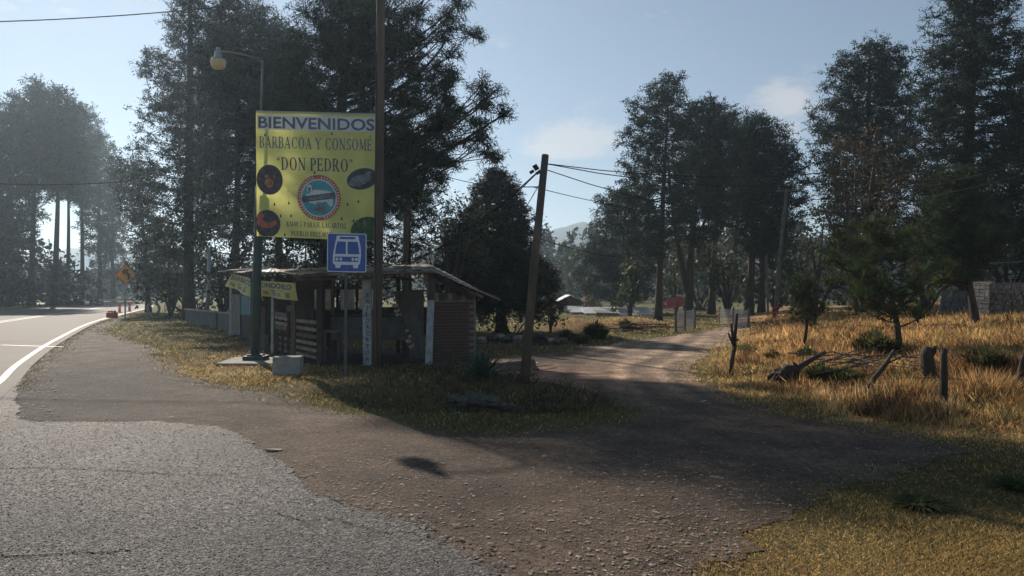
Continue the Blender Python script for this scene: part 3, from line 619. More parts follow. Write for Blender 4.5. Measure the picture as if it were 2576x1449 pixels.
# --- the mass of trees behind the stall (left of the billboard)
MG = 'big trees crowding behind the roadside stall'
pine('pine_tree', 'tall pine with stepped knobbly left outline beside the highway verge', 480, 45, [(-312, 440, 500), (-270, 390, 580), (-200, 360, 640), (-130, 365, 600), (-70, 400, 540), (0, 438, 545), (75, 425, 600), (120, 378, 610), (200, 345, 615), (270, 368, 600), (330, 358, 590), (400, 345, 580), (470, 330, 560), (560, 338, 540), (640, 370, 520)],
     r0=.32, gap=.28, nb=200, dens=6.6, tr=.40, nn=22, nw=.06, puffs=.9, pr=2.0, xt=470, seed=11, group=MG, rise=.15, droop=.2, warm=.04)
pine('pine_tree', 'dense hazy pine standing straight behind the street lamp', 590, 52, [(-20, 560, 640), (60, 530, 700), (160, 500, 730), (280, 480, 740), (400, 490, 730), (520, 500, 700), (600, 520, 660)],
     r0=.3, nb=150, dens=5.5, tr=.5, nn=22, nw=.07, puffs=.8, pr=1.9, xt=600, seed=12, group=MG, rise=.15, droop=.2)
pine('pine_tree', 'pine branch clump jutting out at the sky gap beside the highway', 372, 62, [(395, 300, 330), (420, 282, 372), (450, 285, 380), (478, 292, 390), (560, 335, 410), (650, 345, 430), (715, 350, 430)],
     r0=.22, nb=60, dens=4.4, tr=.7, nn=20, nw=.09, puffs=.7, pr=1.4, seed=13, group=MG, xt=345)
pine('pine_tree', 'tall pine mostly hidden behind the yellow billboard', 700, 50, [(60, 660, 740), (140, 630, 800), (240, 620, 830), (360, 620, 830), (480, 620, 810), (600, 640, 780)],
     r0=.28, nb=110, dens=4.6, tr=.65, nn=20, nw=.08, puffs=.7, pr=1.4, seed=14, group=MG, rise=.15)
leafy('leafy_tree', 'leafy tree with dark mottled crown left of the small street lamp', 430, 50, [(395, 620, 45), (440, 600, 50), (480, 640, 48), (420, 680, 42), (470, 700, 42), (380, 700, 30), (510, 600, 40), (450, 735, 36)], n=11, size=.13, cl=14, clr=.55, seed=21, group=MG, col=(.055, .075, .03))
leafy('leafy_tree', 'leafy tree spreading behind the thin grey pole', 560, 42, [(540, 590, 52), (590, 560, 60), (630, 610, 55), (560, 660, 50), (610, 680, 55), (520, 700, 40), (660, 560, 50)], n=13, size=.11, cl=14, clr=.5, seed=22, group=MG, col=(.05, .065, .028), warm=.15)
leafy('leafy_tree', 'dark leafy tree right behind the stall roof', 760, 36, [(700, 620, 60), (760, 600, 65), (820, 600, 65), (880, 590, 50), (730, 670, 50), (800, 680, 50), (860, 650, 50), (680, 560, 40), (850, 700, 40)], n=16, size=.10, cl=14, clr=.45, seed=23, group=MG, col=(.032, .045, .022), warm=.05)
leafy('leafy_tree', 'dark scrub tree filling the corner under the billboard', 640, 34, [(600, 690, 48), (650, 700, 45), (700, 690, 45), (560, 735, 36), (620, 740, 40), (690, 735, 40), (540, 700, 30)], n=16, size=.09, cl=13, clr=.4, seed=24, group=MG, col=(.028, .038, .02), warm=.05)

leafy('roadside_thicket', 'dark thicket closing the gap behind the low concrete wall', 480, 52, [(360, 735, 34), (410, 730, 36), (460, 725, 40), (520, 735, 40), (570, 730, 42), (500, 680, 46), (380, 690, 30)], n=14, size=.14, cl=15, clr=.55, seed=25, group=MG, col=(.03, .042, .022), cat='bush')
leafy('roadside_thicket', 'dark thicket right behind the back of the stall', 850, 40, [(680, 720, 50), (760, 715, 50), (840, 710, 50), (920, 700, 50), (990, 705, 48), (1060, 720, 44), (880, 640, 55), (960, 640, 50)], n=20, size=.10, cl=15, clr=.45, seed=26, group=MG, col=(.03, .042, .022), cat='bush')
leafy('roadside_thicket', 'dark scrub trees between the trunks far behind the stall', 700, 58, [(340, 690, 44), (420, 660, 46), (500, 640, 50), (580, 660, 52), (660, 650, 55), (740, 640, 55), (820, 650, 52), (900, 660, 50), (980, 670, 46), (1060, 680, 40), (620, 715, 50), (740, 715, 50), (860, 715, 50), (960, 720, 45)], n=11, size=.15, cl=15, clr=.6, seed=27, group=MG, col=(.035, .048, .025), cat='bush')
# --- the near giant pine whose long branches reach over the stall
pine('giant_pine', 'giant pine with long drooping branches reaching right over the stall', 795, 22.0, [(-60, 880, 1060), (-20, 800, 1170), (20, 760, 1215), (90, 740, 1212), (150, 710, 1195), (205, 690, 1185), (245, 670, 1270), (300, 670, 1300), (350, 680, 1262), (400, 690, 1215), (430, 700, 1010), (520, 720, 960), (600, 730, 900)],
     r0=.34, nb=125, dens=15, tr=.25, nn=30, nw=.024, xt=900, seed=33, rise=.22, droop=.5, curl=.12, depth=.45, fill=(.25, 1), group=MG, warm=.0, forks=[(300, (1120, 70), .10), (330, (1080, 250), .09), (200, (980, 40), .09)], puffs=1.0, pr=1.7, spread=.9, fwd=2.8)
pine('pine_tree', 'thin straggly pine with sparse lower foliage right of the wooden pole', 1030, 30, [(380, 1000, 1060), (430, 940, 1130), (500, 930, 1150), (560, 940, 1130), (640, 970, 1090)],
     r0=.14, nb=60, dens=7.0, tr=.28, nn=22, nw=.03, seed=34, group=MG, gap=.15, droop=.4)
# --- dark fir in the middle
pine('fir_tree', 'dark fir with ragged drooping tips behind the leaning pole', 1262, 31, [(418, 1240, 1256), (450, 1205, 1290), (490, 1180, 1312), (540, 1150, 1340), (600, 1120, 1362), (650, 1100, 1385), (700, 1095, 1405), (760, 1110, 1415), (815, 1140, 1400)],
     r0=.22, nb=230, dens=6.5, tr=.26, nn=26, nw=.035, seed=35, rise=-.12, droop=.3, curl=-.1, depth=.9, fill=(.35, 1.0), cat='fir tree', col=(.018, .028, .017), spread=.7)
leafy('leafy_tree', 'greenish brown leafy tree leaning against the dark fir', 1130, 28, [(1120, 560, 50), (1170, 530, 48), (1110, 620, 55), (1180, 600, 50), (1140, 670, 50), (1080, 650, 40), (1200, 660, 50), (1190, 560, 40)], n=24, size=.07, cl=15, clr=.36, seed=36, col=(.05, .065, .028), warm=.22)
leafy('leafy_tree', 'red brown autumn shrub at the right foot of the dark fir', 1385, 30, [(1385, 700, 26), (1392, 735, 24), (1370, 760, 30), (1400, 765, 18)], n=30, size=.06, cl=13, clr=.3, seed=37, col=(.10, .035, .025), warm=.3, r0=.05, cat='shrub')

# --- the clump of tall pines right of centre
RG_ = 'tall pines in the clump beyond the dirt track'
pine('pine_tree', 'tallest pine of the centre clump with a straight black trunk', 1657, 42, [(188, 1660, 1710), (215, 1615, 1722), (260, 1585, 1735), (320, 1572, 1755), (380, 1535, 1760), (440, 1548, 1760), (480, 1520, 1760), (540, 1535, 1740), (600, 1515, 1700), (650, 1530, 1680)],
     r0=.21, nb=105, dens=8.0, tr=.34, nn=20, nw=.055, puffs=.95, pr=1.9, xt=1682, seed=51, group=RG_, gap=.22, rise=.1, droop=.1, curl=.2)
pine('pine_tree', 'forked pine of the centre clump leaning over the red tarpaulin', 1735, 46, [(245, 1760, 1800), (280, 1725, 1845), (330, 1700, 1860), (390, 1690, 1880), (450, 1680, 1870), (520, 1700, 1850), (580, 1690, 1830), (620, 1700, 1800)],
     r0=.28, nb=95, dens=7.5, tr=.34, nn=20, nw=.058, puffs=.95, pr=1.9, xt=1780, seed=52, group=RG_, gap=.22, rise=.1, droop=.1, curl=.2, trunk_bend=-.25, forks=[(745, (1686, 380), .22), (620, (1800, 470), .14)])
pine('pine_tree', 'broad pine behind the upper part of the forked one', 1790, 55, [(262, 1790, 1830), (300, 1770, 1860), (360, 1750, 1900), (430, 1740, 1910), (500, 1750, 1900), (560, 1770, 1880)],
     r0=.26, nb=80, dens=5.0, tr=.5, nn=20, nw=.07, pr=1.5, seed=53, group=RG_, rise=.1, droop=.1)
pine('pine_tree', 'right hand pine of the centre clump with domed crown', 1882, 47, [(282, 1885, 1925), (310, 1865, 1960), (360, 1850, 1998), (420, 1840, 2030), (480, 1835, 2040), (540, 1840, 2030), (590, 1850, 2000), (640, 1860, 1960)],
     r0=.26, nb=115, dens=7.5, tr=.36, nn=20, nw=.06, puffs=.95, pr=1.9, seed=54, group=RG_, rise=.1, droop=.1, curl=.2)
pine('pine_tree', 'slim pine trunk standing close to the concrete pole', 1912, 50, [(330, 1910, 1950), (400, 1880, 1980), (500, 1880, 1990), (580, 1890, 1980), (650, 1900, 1960)],
     r0=.22, nb=60, dens=5.0, tr=.5, nn=20, nw=.065, pr=1.5, seed=55, group=RG_, rise=.1, droop=.1)
pine('pine_tree', 'leaning pine left of the clump with foliage down to the roofs', 1590, 58, [(470, 1540, 1600), (520, 1500, 1640), (580, 1480, 1650), (640, 1445, 1650), (700, 1450, 1640), (750, 1470, 1630)],
     r0=.2, nb=80, dens=5.0, tr=.5, nn=20, nw=.07, pr=1.5, seed=56, group=RG_, rise=.1)
for i, (xb, Y, bl, c, lab) in enumerate([
        (1585, 50, [(1580, 690, 30), (1590, 730, 30), (1570, 755, 24), (1600, 650, 28)], (.06, .075, .03), 'mottled bush tree between the white roofs and the straight trunk'),
        (1700, 60, [(1690, 640, 45), (1720, 690, 45), (1680, 720, 36), (1760, 650, 40)], (.075, .085, .03), 'yellow green shrubbery seen between the forked trunks'),
        (1830, 52, [(1810, 620, 50), (1850, 660, 50), (1820, 700, 45), (1870, 720, 40), (1790, 680, 40), (1850, 600, 40)], (.07, .08, .033), 'sunlit broadleaf tree among the right hand trunks'),
        (1950, 50, [(1940, 690, 50), (1970, 640, 50), (1960, 730, 40), (1920, 740, 30), (2010, 700, 45)], (.04, .055, .028), 'dark undergrowth tree around the concrete pole'),
        (1480, 75, [(1450, 660, 36), (1490, 640, 40), (1470, 700, 40), (1520, 690, 40), (1500, 740, 30), (1440, 720, 30), (1545, 730, 30)], (.05, .07, .035), 'hazy round tree behind the small dark roofed shed'),
        (1400, 95, [(1395, 690, 30), (1425, 665, 30), (1400, 735, 26), (1440, 700, 28)], (.04, .06, .035), 'blue hazy tree in the valley gap'),
        (1760, 68, [(1680, 740, 44), (1720, 690, 50), (1780, 740, 46), (1790, 680, 52), (1840, 730, 46), (1740, 630, 46), (1690, 660, 40), (1860, 690, 46)], (.028, .042, .024), 'dark green wall of trees closing the view behind the forked trunks'),
        (1960, 62, [(1900, 730, 46), (1950, 690, 50), (2000, 735, 46), (2040, 690, 50), (1900, 660, 46), (2080, 730, 46), (1990, 640, 46), (2110, 690, 40)], (.028, .040, .023), 'dark green wall of trees closing the view behind the concrete pole'),
        (1560, 80, [(1520, 670, 44), (1560, 640, 46), (1600, 690, 46), (1550, 720, 44), (1620, 640, 44), (1640, 720, 44), (1500, 730, 36)], (.04, .058, .032), 'hazy green trees above the white roofs'),
        (1460, 68, [(1480, 765, 14), (1500, 770, 12), (1465, 772, 10)], (.16, .11, .05), 'small straw coloured bush by the white roofs')]):
    leafy('broadleaf_tree', lab, xb, Y, bl, n=6.5 if Y < 70 else 3.5, size=.14 + .001 * Y, cl=14, clr=.6, seed=60 + i, col=c, r0=.14, warm=.12, group='broadleaf trees and bushes around the pine clump')

# --- right hand trees
TG = 'high trees over the grassy bank on the right'
pine('pine_tree', 'high rounded pine at the left of the right hand trees', 2190, 40, [(102, 2165, 2215), (140, 2125, 2260), (200, 2090, 2300), (260, 2060, 2320), (330, 2050, 2330), (400, 2045, 2320), (480, 2060, 2300), (560, 2080, 2280), (650, 2090, 2260)],
     r0=.34, nb=150, dens=8.0, tr=.33, nn=20, nw=.052, puffs=1.0, pr=1.9, seed=81, group=TG, rise=.08, droop=.1, curl=.2)
pine('pine_tree', 'enormous pine whose crown runs out of the top right corner', 2440, 33, [(-110, 2420, 2500), (-40, 2370, 2520), (40, 2350, 2545), (100, 2345, 2560), (150, 2300, 2600), (210, 2290, 2640), (270, 2290, 2650), (340, 2265, 2660), (420, 2230, 2640), (500, 2240, 2640), (580, 2280, 2640)],
     r0=.38, nb=165, dens=10.0, tr=.32, nn=20, nw=.042, puffs=1.0, pr=1.9, xt=2450, seed=82, group=TG, rise=.08, droop=.35, curl=.12, warm=.07, gap=.12)
pine('pine_tree', 'pine cut by the right edge behind the stone wall', 2640, 30, [(90, 2620, 2660), (160, 2560, 2740), (300, 2545, 2760), (450, 2540, 2760), (600, 2530, 2740), (680, 2560, 2720)],
     r0=.3, nb=110, dens=7.0, tr=.40, nn=24, nw=.042, pr=1.4, seed=83, group=TG, rise=.05, droop=.2)
leafy('broadleaf_tree', 'brownish broadleaf tree between the high pines and the young pine', 2160, 33, [(2160, 400, 70), (2200, 370, 50), (2110, 450, 55), (2200, 450, 70), (2140, 520, 60), (2220, 530, 60), (2070, 520, 40), (2180, 600, 60), (2250, 460, 50), (2120, 380, 40)],
      n=20, size=.075, cl=14, clr=.38, seed=84, col=(.085, .065, .035), group=TG, warm=.35, r0=.16)
leafy('broadleaf_tree', 'green leafy understorey tree right of the concrete pole', 2050, 36, [(2030, 590, 50), (2070, 560, 45), (2010, 650, 45), (2090, 640, 55), (2050, 700, 45), (2130, 690, 45), (2160, 640, 45), (2000, 720, 36)],
      n=17, size=.08, cl=14, clr=.4, seed=85, col=(.065, .075, .032), group=TG, warm=.15, r0=.14)
leafy('broadleaf_tree', 'dark thicket filling the shade left of the stone wall', 2330, 34, [(2280, 620, 60), (2340, 600, 70), (2400, 640, 70), (2300, 690, 55), (2370, 700, 55), (2240, 700, 45), (2440, 690, 50)],
      n=16, size=.08, cl=13, clr=.4, seed=86, col=(.028, .038, .022), group=TG, warm=.05, r0=.14)
leafy('broadleaf_tree', 'dark thicket behind the stone wall at the right edge', 2540, 31, [(2480, 620, 60), (2540, 600, 70), (2600, 640, 70), (2500, 680, 50), (2570, 690, 50), (2620, 580, 60)],
      n=18, size=.075, cl=13, clr=.4, seed=87, col=(.03, .042, .024), group=TG, warm=.08, r0=.14)
# young pines on the bank
YG = 'young pines on the grassy bank'
def bank_at(x, Y): X = (x - CX) / F * Y; return gz1(X, Y)
pine('young_pine', 'smallest young pine with a ball crown on a thin stem', 2020, 19.0, [(702, 2012, 2026), (730, 1995, 2045), (765, 1980, 2058), (795, 1978, 2060), (812, 1996, 2042)],
     r0=.05, nb=24, dens=24, tr=.22, nn=34, nw=.010, puffs=2, pr=.5, spread=.6, seed=91, group=YG, rise=.45, droop=.1, curl=.05, fine=False, depth=.95, col=(.065, .09, .036), warm=.02)
pine('young_pine', 'broad young pine with a bent trunk in front of the bank', 2248, 15.2, [(562, 2180, 2260), (600, 2120, 2320), (660, 2090, 2350), (710, 2080, 2370), (750, 2088, 2372), (785, 2110, 2350)],
     r0=.07, nb=30, dens=16, tr=.30, nn=34, nw=.011, puffs=1.4, pr=.55, spread=.6, seed=92, fine=False, xt=2215, group=YG, rise=.42, droop=.1, curl=.05, depth=.8, col=(.075, .10, .038), warm=.04, gap=.2)
pine('young_pine', 'taller young pine behind the broad one near the stone pier', 2442, 22.0, [(432, 2400, 2440), (480, 2370, 2490), (550, 2320, 2540), (620, 2300, 2560), (660, 2290, 2450), (700, 2310, 2425)],
     r0=.12, nb=95, dens=12, tr=.30, nn=32, nw=.017, puffs=1.4, pr=.9, seed=93, fine=False, xt=2420, group=YG, rise=.4, droop=.12, curl=.05, depth=.8, col=(.05, .072, .032), warm=.03)

# --- far woods that read as one mass
def far_woods(name, label, n, xr, yr, hr, seed, size):
    rg = np.random.default_rng(seed); C = []; Rr = []
    for _ in range(n):
        Y = rg.uniform(*yr); X = (rg.uniform(*xr) - CX) / F * Y; h = rg.uniform(*hr) * (.7 + .3 * Y / yr[0])
        m = 26; t = rg.uniform(.08, 1, m); wd = h * .26 * (1.12 - t) ** .7
        a = rg.uniform(0, 6.28, m); q = rg.uniform(0, 1, m) ** .5
        C.append(np.stack([X + np.cos(a) * wd * q, Y + np.sin(a) * wd * q, t * h], 1)); Rr.append(np.full(m, h * .10))
    C = np.concatenate(C); Rr = np.concatenate(Rr); V, T = leaf_cloud(C, Rr, 9, size, rg)
    o = link(name, mesh_np(name, V, T, tuft_cols(len(C), 9, 4, (.035, .05, .03), rg, .3, .05)), None, M['leaf']); tag(o, label, None, None, 'stuff')
far_woods('far_woods', 'hazy blue green woods filling the valley beyond the track', 300, (1050, 2700), (115, 250), (7, 13), 5, .55)
far_woods('far_hillside_woods', 'low dark woods beyond the highway bend', 190, (-500, 1000), (160, 260), (4.5, 8), 6, .6)

# ------------------------------------------------------------------ lettering
class Plane2:
    """a flat (or slightly wavy) printed surface: u right, v down, both 0..1"""
    def __init__(s, tl, tr, bl, wave=0): s.tl, s.tr, s.bl = Vector(tl), Vector(tr), Vector(bl); s.n = (s.bl - s.tl).cross(s.tr - s.tl).normalized() * -1; s.wave = wave; \
        s.n = s.n if s.n.y < 0 else -s.n
    def at(s, u, v, off=0):
        wv = s.wave * (math.sin(u * 7 + v * 2.3) * .6 + math.sin(v * 9 - u * 3) * .4)
        return s.tl + (s.tr - s.tl) * u + (s.bl - s.tl) * v + s.n * (off + wv)
def poly_on(pl, polys, name, m, parent, off, sub=0):
    mb = MB()
    for p in polys:
        tris = tessellate_polygon([[Vector((q[0], q[1], 0)) for q in p]])
        mb.add([pl.at(q[0], q[1], off) for q in p], [tuple(t) for t in tris])
    return mb.build(name, m, parent, False, 'stuff' if len(polys) > 1 else None)
def disc(cx, cy, rx, ry, n=28, a0=0, tilt=0):
    c, s_ = math.cos(tilt), math.sin(tilt)
    return [(cx + rx * math.cos(t) * c - ry * math.sin(t) * s_, cy + rx * math.cos(t) * s_ + ry * math.sin(t) * c) for t in [2 * math.pi * k / n for k in range(n)]]
def ring(cx, cy, rx, ry, q, n=40):
    o = []
    for k in range(n):
        t, u = 2 * math.pi * k / n, 2 * math.pi * (k + 1) / n
        o.append([(cx + rx * math.cos(t), cy + ry * math.sin(t)), (cx + rx * math.cos(u), cy + ry * math.sin(u)), (cx + rx * q * math.cos(u), cy + ry * q * math.sin(u)), (cx + rx * q * math.cos(t), cy + ry * q * math.sin(t))])
    return o
def rect(x0, y0, x1, y1): return [(x0, y0), (x1, y0), (x1, y1), (x0, y1)]
def grid_rects(x0, y0, x1, y1, nx, ny):
    return [rect(x0 + (x1 - x0) * i / nx, y0 + (y1 - y0) * j / ny, x0 + (x1 - x0) * (i + 1) / nx, y0 + (y1 - y0) * (j + 1) / ny) for i in range(nx) for j in range(ny)]
# roman capitals built of thick and thin strokes; each glyph in a box w wide and 1 high (y up)
def roman(ch):
    T, t = .17, .07; P_ = []
    def st(x): P_.append(rect(x - T / 2, 0, x + T / 2, 1)); P_.append(rect(x - .17, 0, x + .17, .055)); P_.append(rect(x - .17, .945, x + .17, 1))
    def line(a, b, w):
        dx, dy = b[0] - a[0], b[1] - a[1]; l = math.hypot(dx, dy); nx, ny = -dy / l * w / 2, dx / l * w / 2
        P_.append([(a[0] + nx, a[1] + ny), (a[0] - nx, a[1] - ny), (b[0] - nx, b[1] - ny), (b[0] + nx, b[1] + ny)])
    def arc(cx, cy, rx, ry, a0, a1, n=14):
        pr = None
        for k in range(n + 1):
            a = math.radians(a0 + (a1 - a0) * k / n); w = t + (T * 1.1 - t) * abs(math.cos(a)) ** 1.3
            o = (cx + rx * math.cos(a), cy + ry * math.sin(a)); i_ = (cx + (rx - w) * math.cos(a), cy + (ry - w * .75) * math.sin(a))
            if pr: P_.append([pr[0], o, i_, pr[1]])
            pr = (o, i_)
    def ser(x, y, w=.16): P_.append(rect(x - w, y, x + w, y + .055))
    w = .8
    if ch == 'B': st(.15); arc(.38, .74, .27, .26, -90, 90); arc(.38, .27, .33, .27, -90, 90); line((.15, .97), (.4, .97), t); line((.15, .5), (.4, .5), t); line((.15, .035), (.4, .035), t); w = .76
    elif ch == 'A': line((.12, 0), (.42, 1), t); line((.42, 1), (.74, 0), T); line((.2, .32), (.64, .32), t); ser(.12, 0, .12); ser(.74, 0, .15); w = .88
    elif ch == 'R': st(.15); arc(.38, .73, .29, .27, -90, 90); line((.15, .97), (.4, .97), t); line((.15, .49), (.4, .49), t); line((.4, .5), (.72, 0), T); ser(.76, 0, .1); w = .84
    elif ch == 'C': arc(.48, .5, .42, .52, 48, 312, 20); line((.78, .98), (.78, .68), t); line((.76, .1), (.83, .25), t); w = .88
    elif ch == 'O': arc(.46, .5, .42, .52, 0, 360, 26); w = .94
    elif ch == 'Y': line((.08, .97), (.42, .48), T); line((.42, .48), (.74, .97), t); line((.42, .5), (.42, 0), T); ser(.42, 0, .17); ser(.1, .945, .13); ser(.74, .945, .12); w = .84
    elif ch == 'N': line((.13, 0), (.13, 1), t); line((.11, .98), (.74, .02), T); line((.74, 0), (.74, 1), t); ser(.13, 0, .12); ser(.08, .945, .12); ser(.74, .945, .12); w = .9
    elif ch == 'S': arc(.34, .74, .27, .27, 30, 270, 14); arc(.34, .26, .29, .27, -150, 90, 14); line((.57, .98), (.57, .76), t); line((.06, .22), (.06, .02), t); w = .68
    elif ch == 'M': line((.13, 0), (.17, 1), t); line((.15, 1), (.5, .08), T); line((.5, .08), (.84, 1), t); line((.86, 0), (.86, 1), T); ser(.12, 0, .12); ser(.87, 0, .15); ser(.13, .945, .1); ser(.88, .945, .12); w = 1.02
    elif ch in 'EÉ':
        st(.15); line((.15, .97), (.6, .97), t); line((.15, .035), (.64, .035), t); line((.15, .51), (.48, .51), t); line((.6, 1), (.6, .78), t); line((.65, 0), (.65, .25), t); line((.48, .64), (.48, .4), t); w = .74
        if ch == 'É': line((.32, 1.1), (.5, 1.34), .1)
    elif ch == 'D': st(.15); arc(.34, .5, .46, .5, -90, 90, 18); line((.15, .97), (.36, .97), t); line((.15, .035), (.36, .035), t); w = .86
    elif ch == 'P': st(.15); arc(.38, .72, .29, .28, -90, 90); line((.15, .97), (.4, .97), t); line((.15, .46), (.4, .46), t); w = .7
    elif ch == '“':
        for x in (.1, .3): P_.append(disc(x, .8, .07, .07, 10)); line((x - .05, .82), (x + .05, 1.02), .06)
        w = .44
    elif ch == '”':
        for x in (.1, .3): P_.append(disc(x, .93, .07, .07, 10)); line((x + .05, .92), (x - .04, .72), .06)
        w = .42
    elif ch == 'U': line((.13, .25), (.13, 1), T); arc(.41, .3, .34, .31, 180, 360, 14); line((.72, .28), (.72, 1), t); ser(.13, .945); ser(.72, .945, .12); w = .86
    elif ch == 'L': st(.15); line((.15, .035), (.6, .035), t); line((.61, 0), (.61, .26), t); w = .68
    elif ch == 'T': st(.36); line((.02, .97), (.7, .97), t); line((.04, 1), (.04, .76), t); line((.68, 1), (.68, .76), t); w = .74
    elif ch == 'I': st(.17); w = .36
    elif ch == 'K': st(.15); line((.2, .42), (.68, .97), t); line((.34, .56), (.72, 0), T); ser(.68, .945, .12); ser(.76, 0, .13); w = .86
    elif ch == 'G': arc(.48, .5, .42, .52, 48, 325, 20); line((.78, .98), (.78, .7), t); line((.78, .05), (.78, .42), T); w = .92
    elif ch == 'J': line((.34, .2), (.34, 1), T); arc(.2, .14, .22, .2, 180, 360, 10); ser(.34, .945); w = .52
    elif ch == '4': line((.5, 0), (.5, 1), T); line((.5, 1), (.05, .3), t); line((.05, .28), (.68, .28), t * 1.4); w = .74
    elif ch == '9': arc(.34, .68, .3, .32, 0, 360, 18); line((.57, .62), (.25, .02), T * .8); w = .72
    elif ch == '5': line((.12, .97), (.58, .97), T * .7); line((.14, .97), (.12, .55), t); arc(.28, .33, .34, .33, -130, 110, 14); w = .7
    elif ch == '.': P_.append(disc(.12, .08, .09, .09, 10)); w = .26
    else: w = .34
    return P_, w
def roman_line(pl, text, x0, x1, ytop, ybot, m, parent, off, halo=None, squash=1.0):
    x = 0; items = []
    for ch in text:
        P_, w = roman(ch); items.append((P_, x)); x += w + .10
    tot = x - .10; sx = (x1 - x0) / tot; h = ybot - ytop; polys = []
    for P_, ox in items:
        for p in P_: polys.append([(x0 + (q[0] + ox) * sx, ybot - q[1] * h) for q in p])
    return poly_on(pl, polys, 'lettering', m, parent, off)
def font_line(pl, text, x0, x1, ytop, ybot, m, parent, off, bold=.03, name='lettering', rot=None):
    cu = bpy.data.curves.new('txt', 'FONT'); cu.body = text; cu.offset = bold; cu.resolution_u = 3; cu.size = 1
    ob = bpy.data.objects.new('txt', cu); COL.objects.link(ob); bpy.context.view_layer.update()
    me = bpy.data.meshes.new_from_object(ob.evaluated_get(bpy.context.evaluated_depsgraph_get())); bpy.data.objects.remove(ob); bpy.data.curves.remove(cu)
    co = np.array([v.co for v in me.vertices]); mn, mx_ = co.min(0), co.max(0)
    for v, c in zip(me.vertices, co):
        u = x0 + (c[0] - mn[0]) / (mx_[0] - mn[0]) * (x1 - x0); w = ybot - (c[1] - mn[1]) / (mx_[1] - mn[1]) * (ybot - ytop)
        if rot: u, w = rot(u, w)
        v.co = pl.at(u, w, off)
    me.update(); o = link(name, me, parent, m)
    if len(text) > 1: o['kind'] = 'stuff'
    return o

# ------------------------------------------------------------------ billboard
WPX, WPY = (957 - CX) / F * 16.4, 16.4              # the wooden pole
tl, tr_, bl = P(643, 281, 16.95), P(948, 288, 16.62), P(646, 594, 16.95)
bb = empty('billboard', (tl + tr_) / 2 * 1.0, 'big yellow welcome banner with blue lettering stretched between the two poles', 'billboard')
bb.location = (P(795, 594, 16.8))
PL = Plane2(tl, tr_, bl, .009)
def bc(x, y): return ((x - 302) / 1128, (y - 101) / 1160)
mb = MB()
nx, ny = 24, 24
for i in range(nx + 1):
    for j in range(ny + 1):
        u, v = i / nx, j / ny; mb.v.append(tuple(PL.at(u, v, 0)))
mb.f = [(i * (ny + 1) + j, i * (ny + 1) + j + 1, (i + 1) * (ny + 1) + j + 1, (i + 1) * (ny + 1) + j) for i in range(nx) for j in range(ny)]
mb.build('banner_cloth', M['yellow'], bb, True)
def B(polys): return [[bc(*q) for q in p] for p in polys]
poly_on(PL, B(grid_rects(318, 128, 1414, 262, 16, 2)), 'title_panel', M['white'], bb, .004)
font_line(PL, 'BIENVENIDOS', *[bc(326, 0)[0], bc(1408, 0)[0], bc(0, 142)[1], bc(0, 252)[1]], M['navy'], bb, .008, .022)
roman_line(PL, 'BARBACOA Y CONSOMÉ', bc(335, 0)[0], bc(1386, 0)[0], bc(0, 328)[1], bc(0, 434)[1], M['navy'], bb, .006)
roman_line(PL, '“DON PEDRO”', bc(497, 0)[0], bc(1206, 0)[0], bc(0, 517)[1], bc(0, 634)[1], M['navy2'], bb, .006)
roman_line(PL, 'KM49.5 PARAJE LAGARTOS', bc(584, 0)[0], bc(1136, 0)[0], bc(0, 1110)[1], bc(0, 1158)[1], M['navy2'], bb, .006)
roman_line(PL, 'PUEBLO TRES MARIAS', bc(628, 0)[0], bc(1075, 0)[0], bc(0, 1198)[1], bc(0, 1244)[1], M['navy2'], bb, .006)
# round dish photographs in the corners
poly_on(PL, B([disc(428, 730, 124, 140)]), 'dish_picture', M['dish_dark'], bb, .004)
poly_on(PL, B([disc(424, 760, 42, 46, 14), disc(400, 700, 20, 14, 10), disc(470, 700, 16, 12, 10)]), 'dish_detail', M['dish_brown'], bb, .007)
poly_on(PL, B([[(min(max(x, 303), 1428), y) for x, y in disc(1292, 694, 146, 96, 28, 0, -.28)]]), 'dish_picture', M['dish_dark'], bb, .004)
poly_on(PL, B([disc(1270, 706, 112, 46, 22, 0, -.35), disc(1350, 640, 40, 16, 12, 0, -.5)]), 'dish_detail', M['dish_grey'], bb, .007)
poly_on(PL, B([disc(1262, 760, 14, 10, 10)]), 'dish_detail', M['dish_brown'], bb, .009)
poly_on(PL, B([[(max(x, 303), min(y, 1258)) for x, y in disc(406, 1140, 120, 128)]]), 'dish_picture', M['dish_dark'], bb, .004)
poly_on(PL, B([[(308, 1060), (350, 1045), (375, 1060), (362, 1110), (420, 1138), (486, 1105), (492, 1140), (440, 1178), (360, 1180), (306, 1150)]]), 'dish_detail', M['red_print'], bb, .007)
poly_on(PL, B([[(min(x, 1428), min(y, 1258)) for x, y in disc(1330, 1160, 152, 118, 28, 0, -.3)]]), 'dish_picture', M['dish_green'], bb, .004)
poly_on(PL, B([[(1290, 1075), (1310, 1068), (1322, 1110), (1305, 1142), (1296, 1140), (1306, 1108)]]), 'dish_detail', M['dish_grey'], bb, .007)
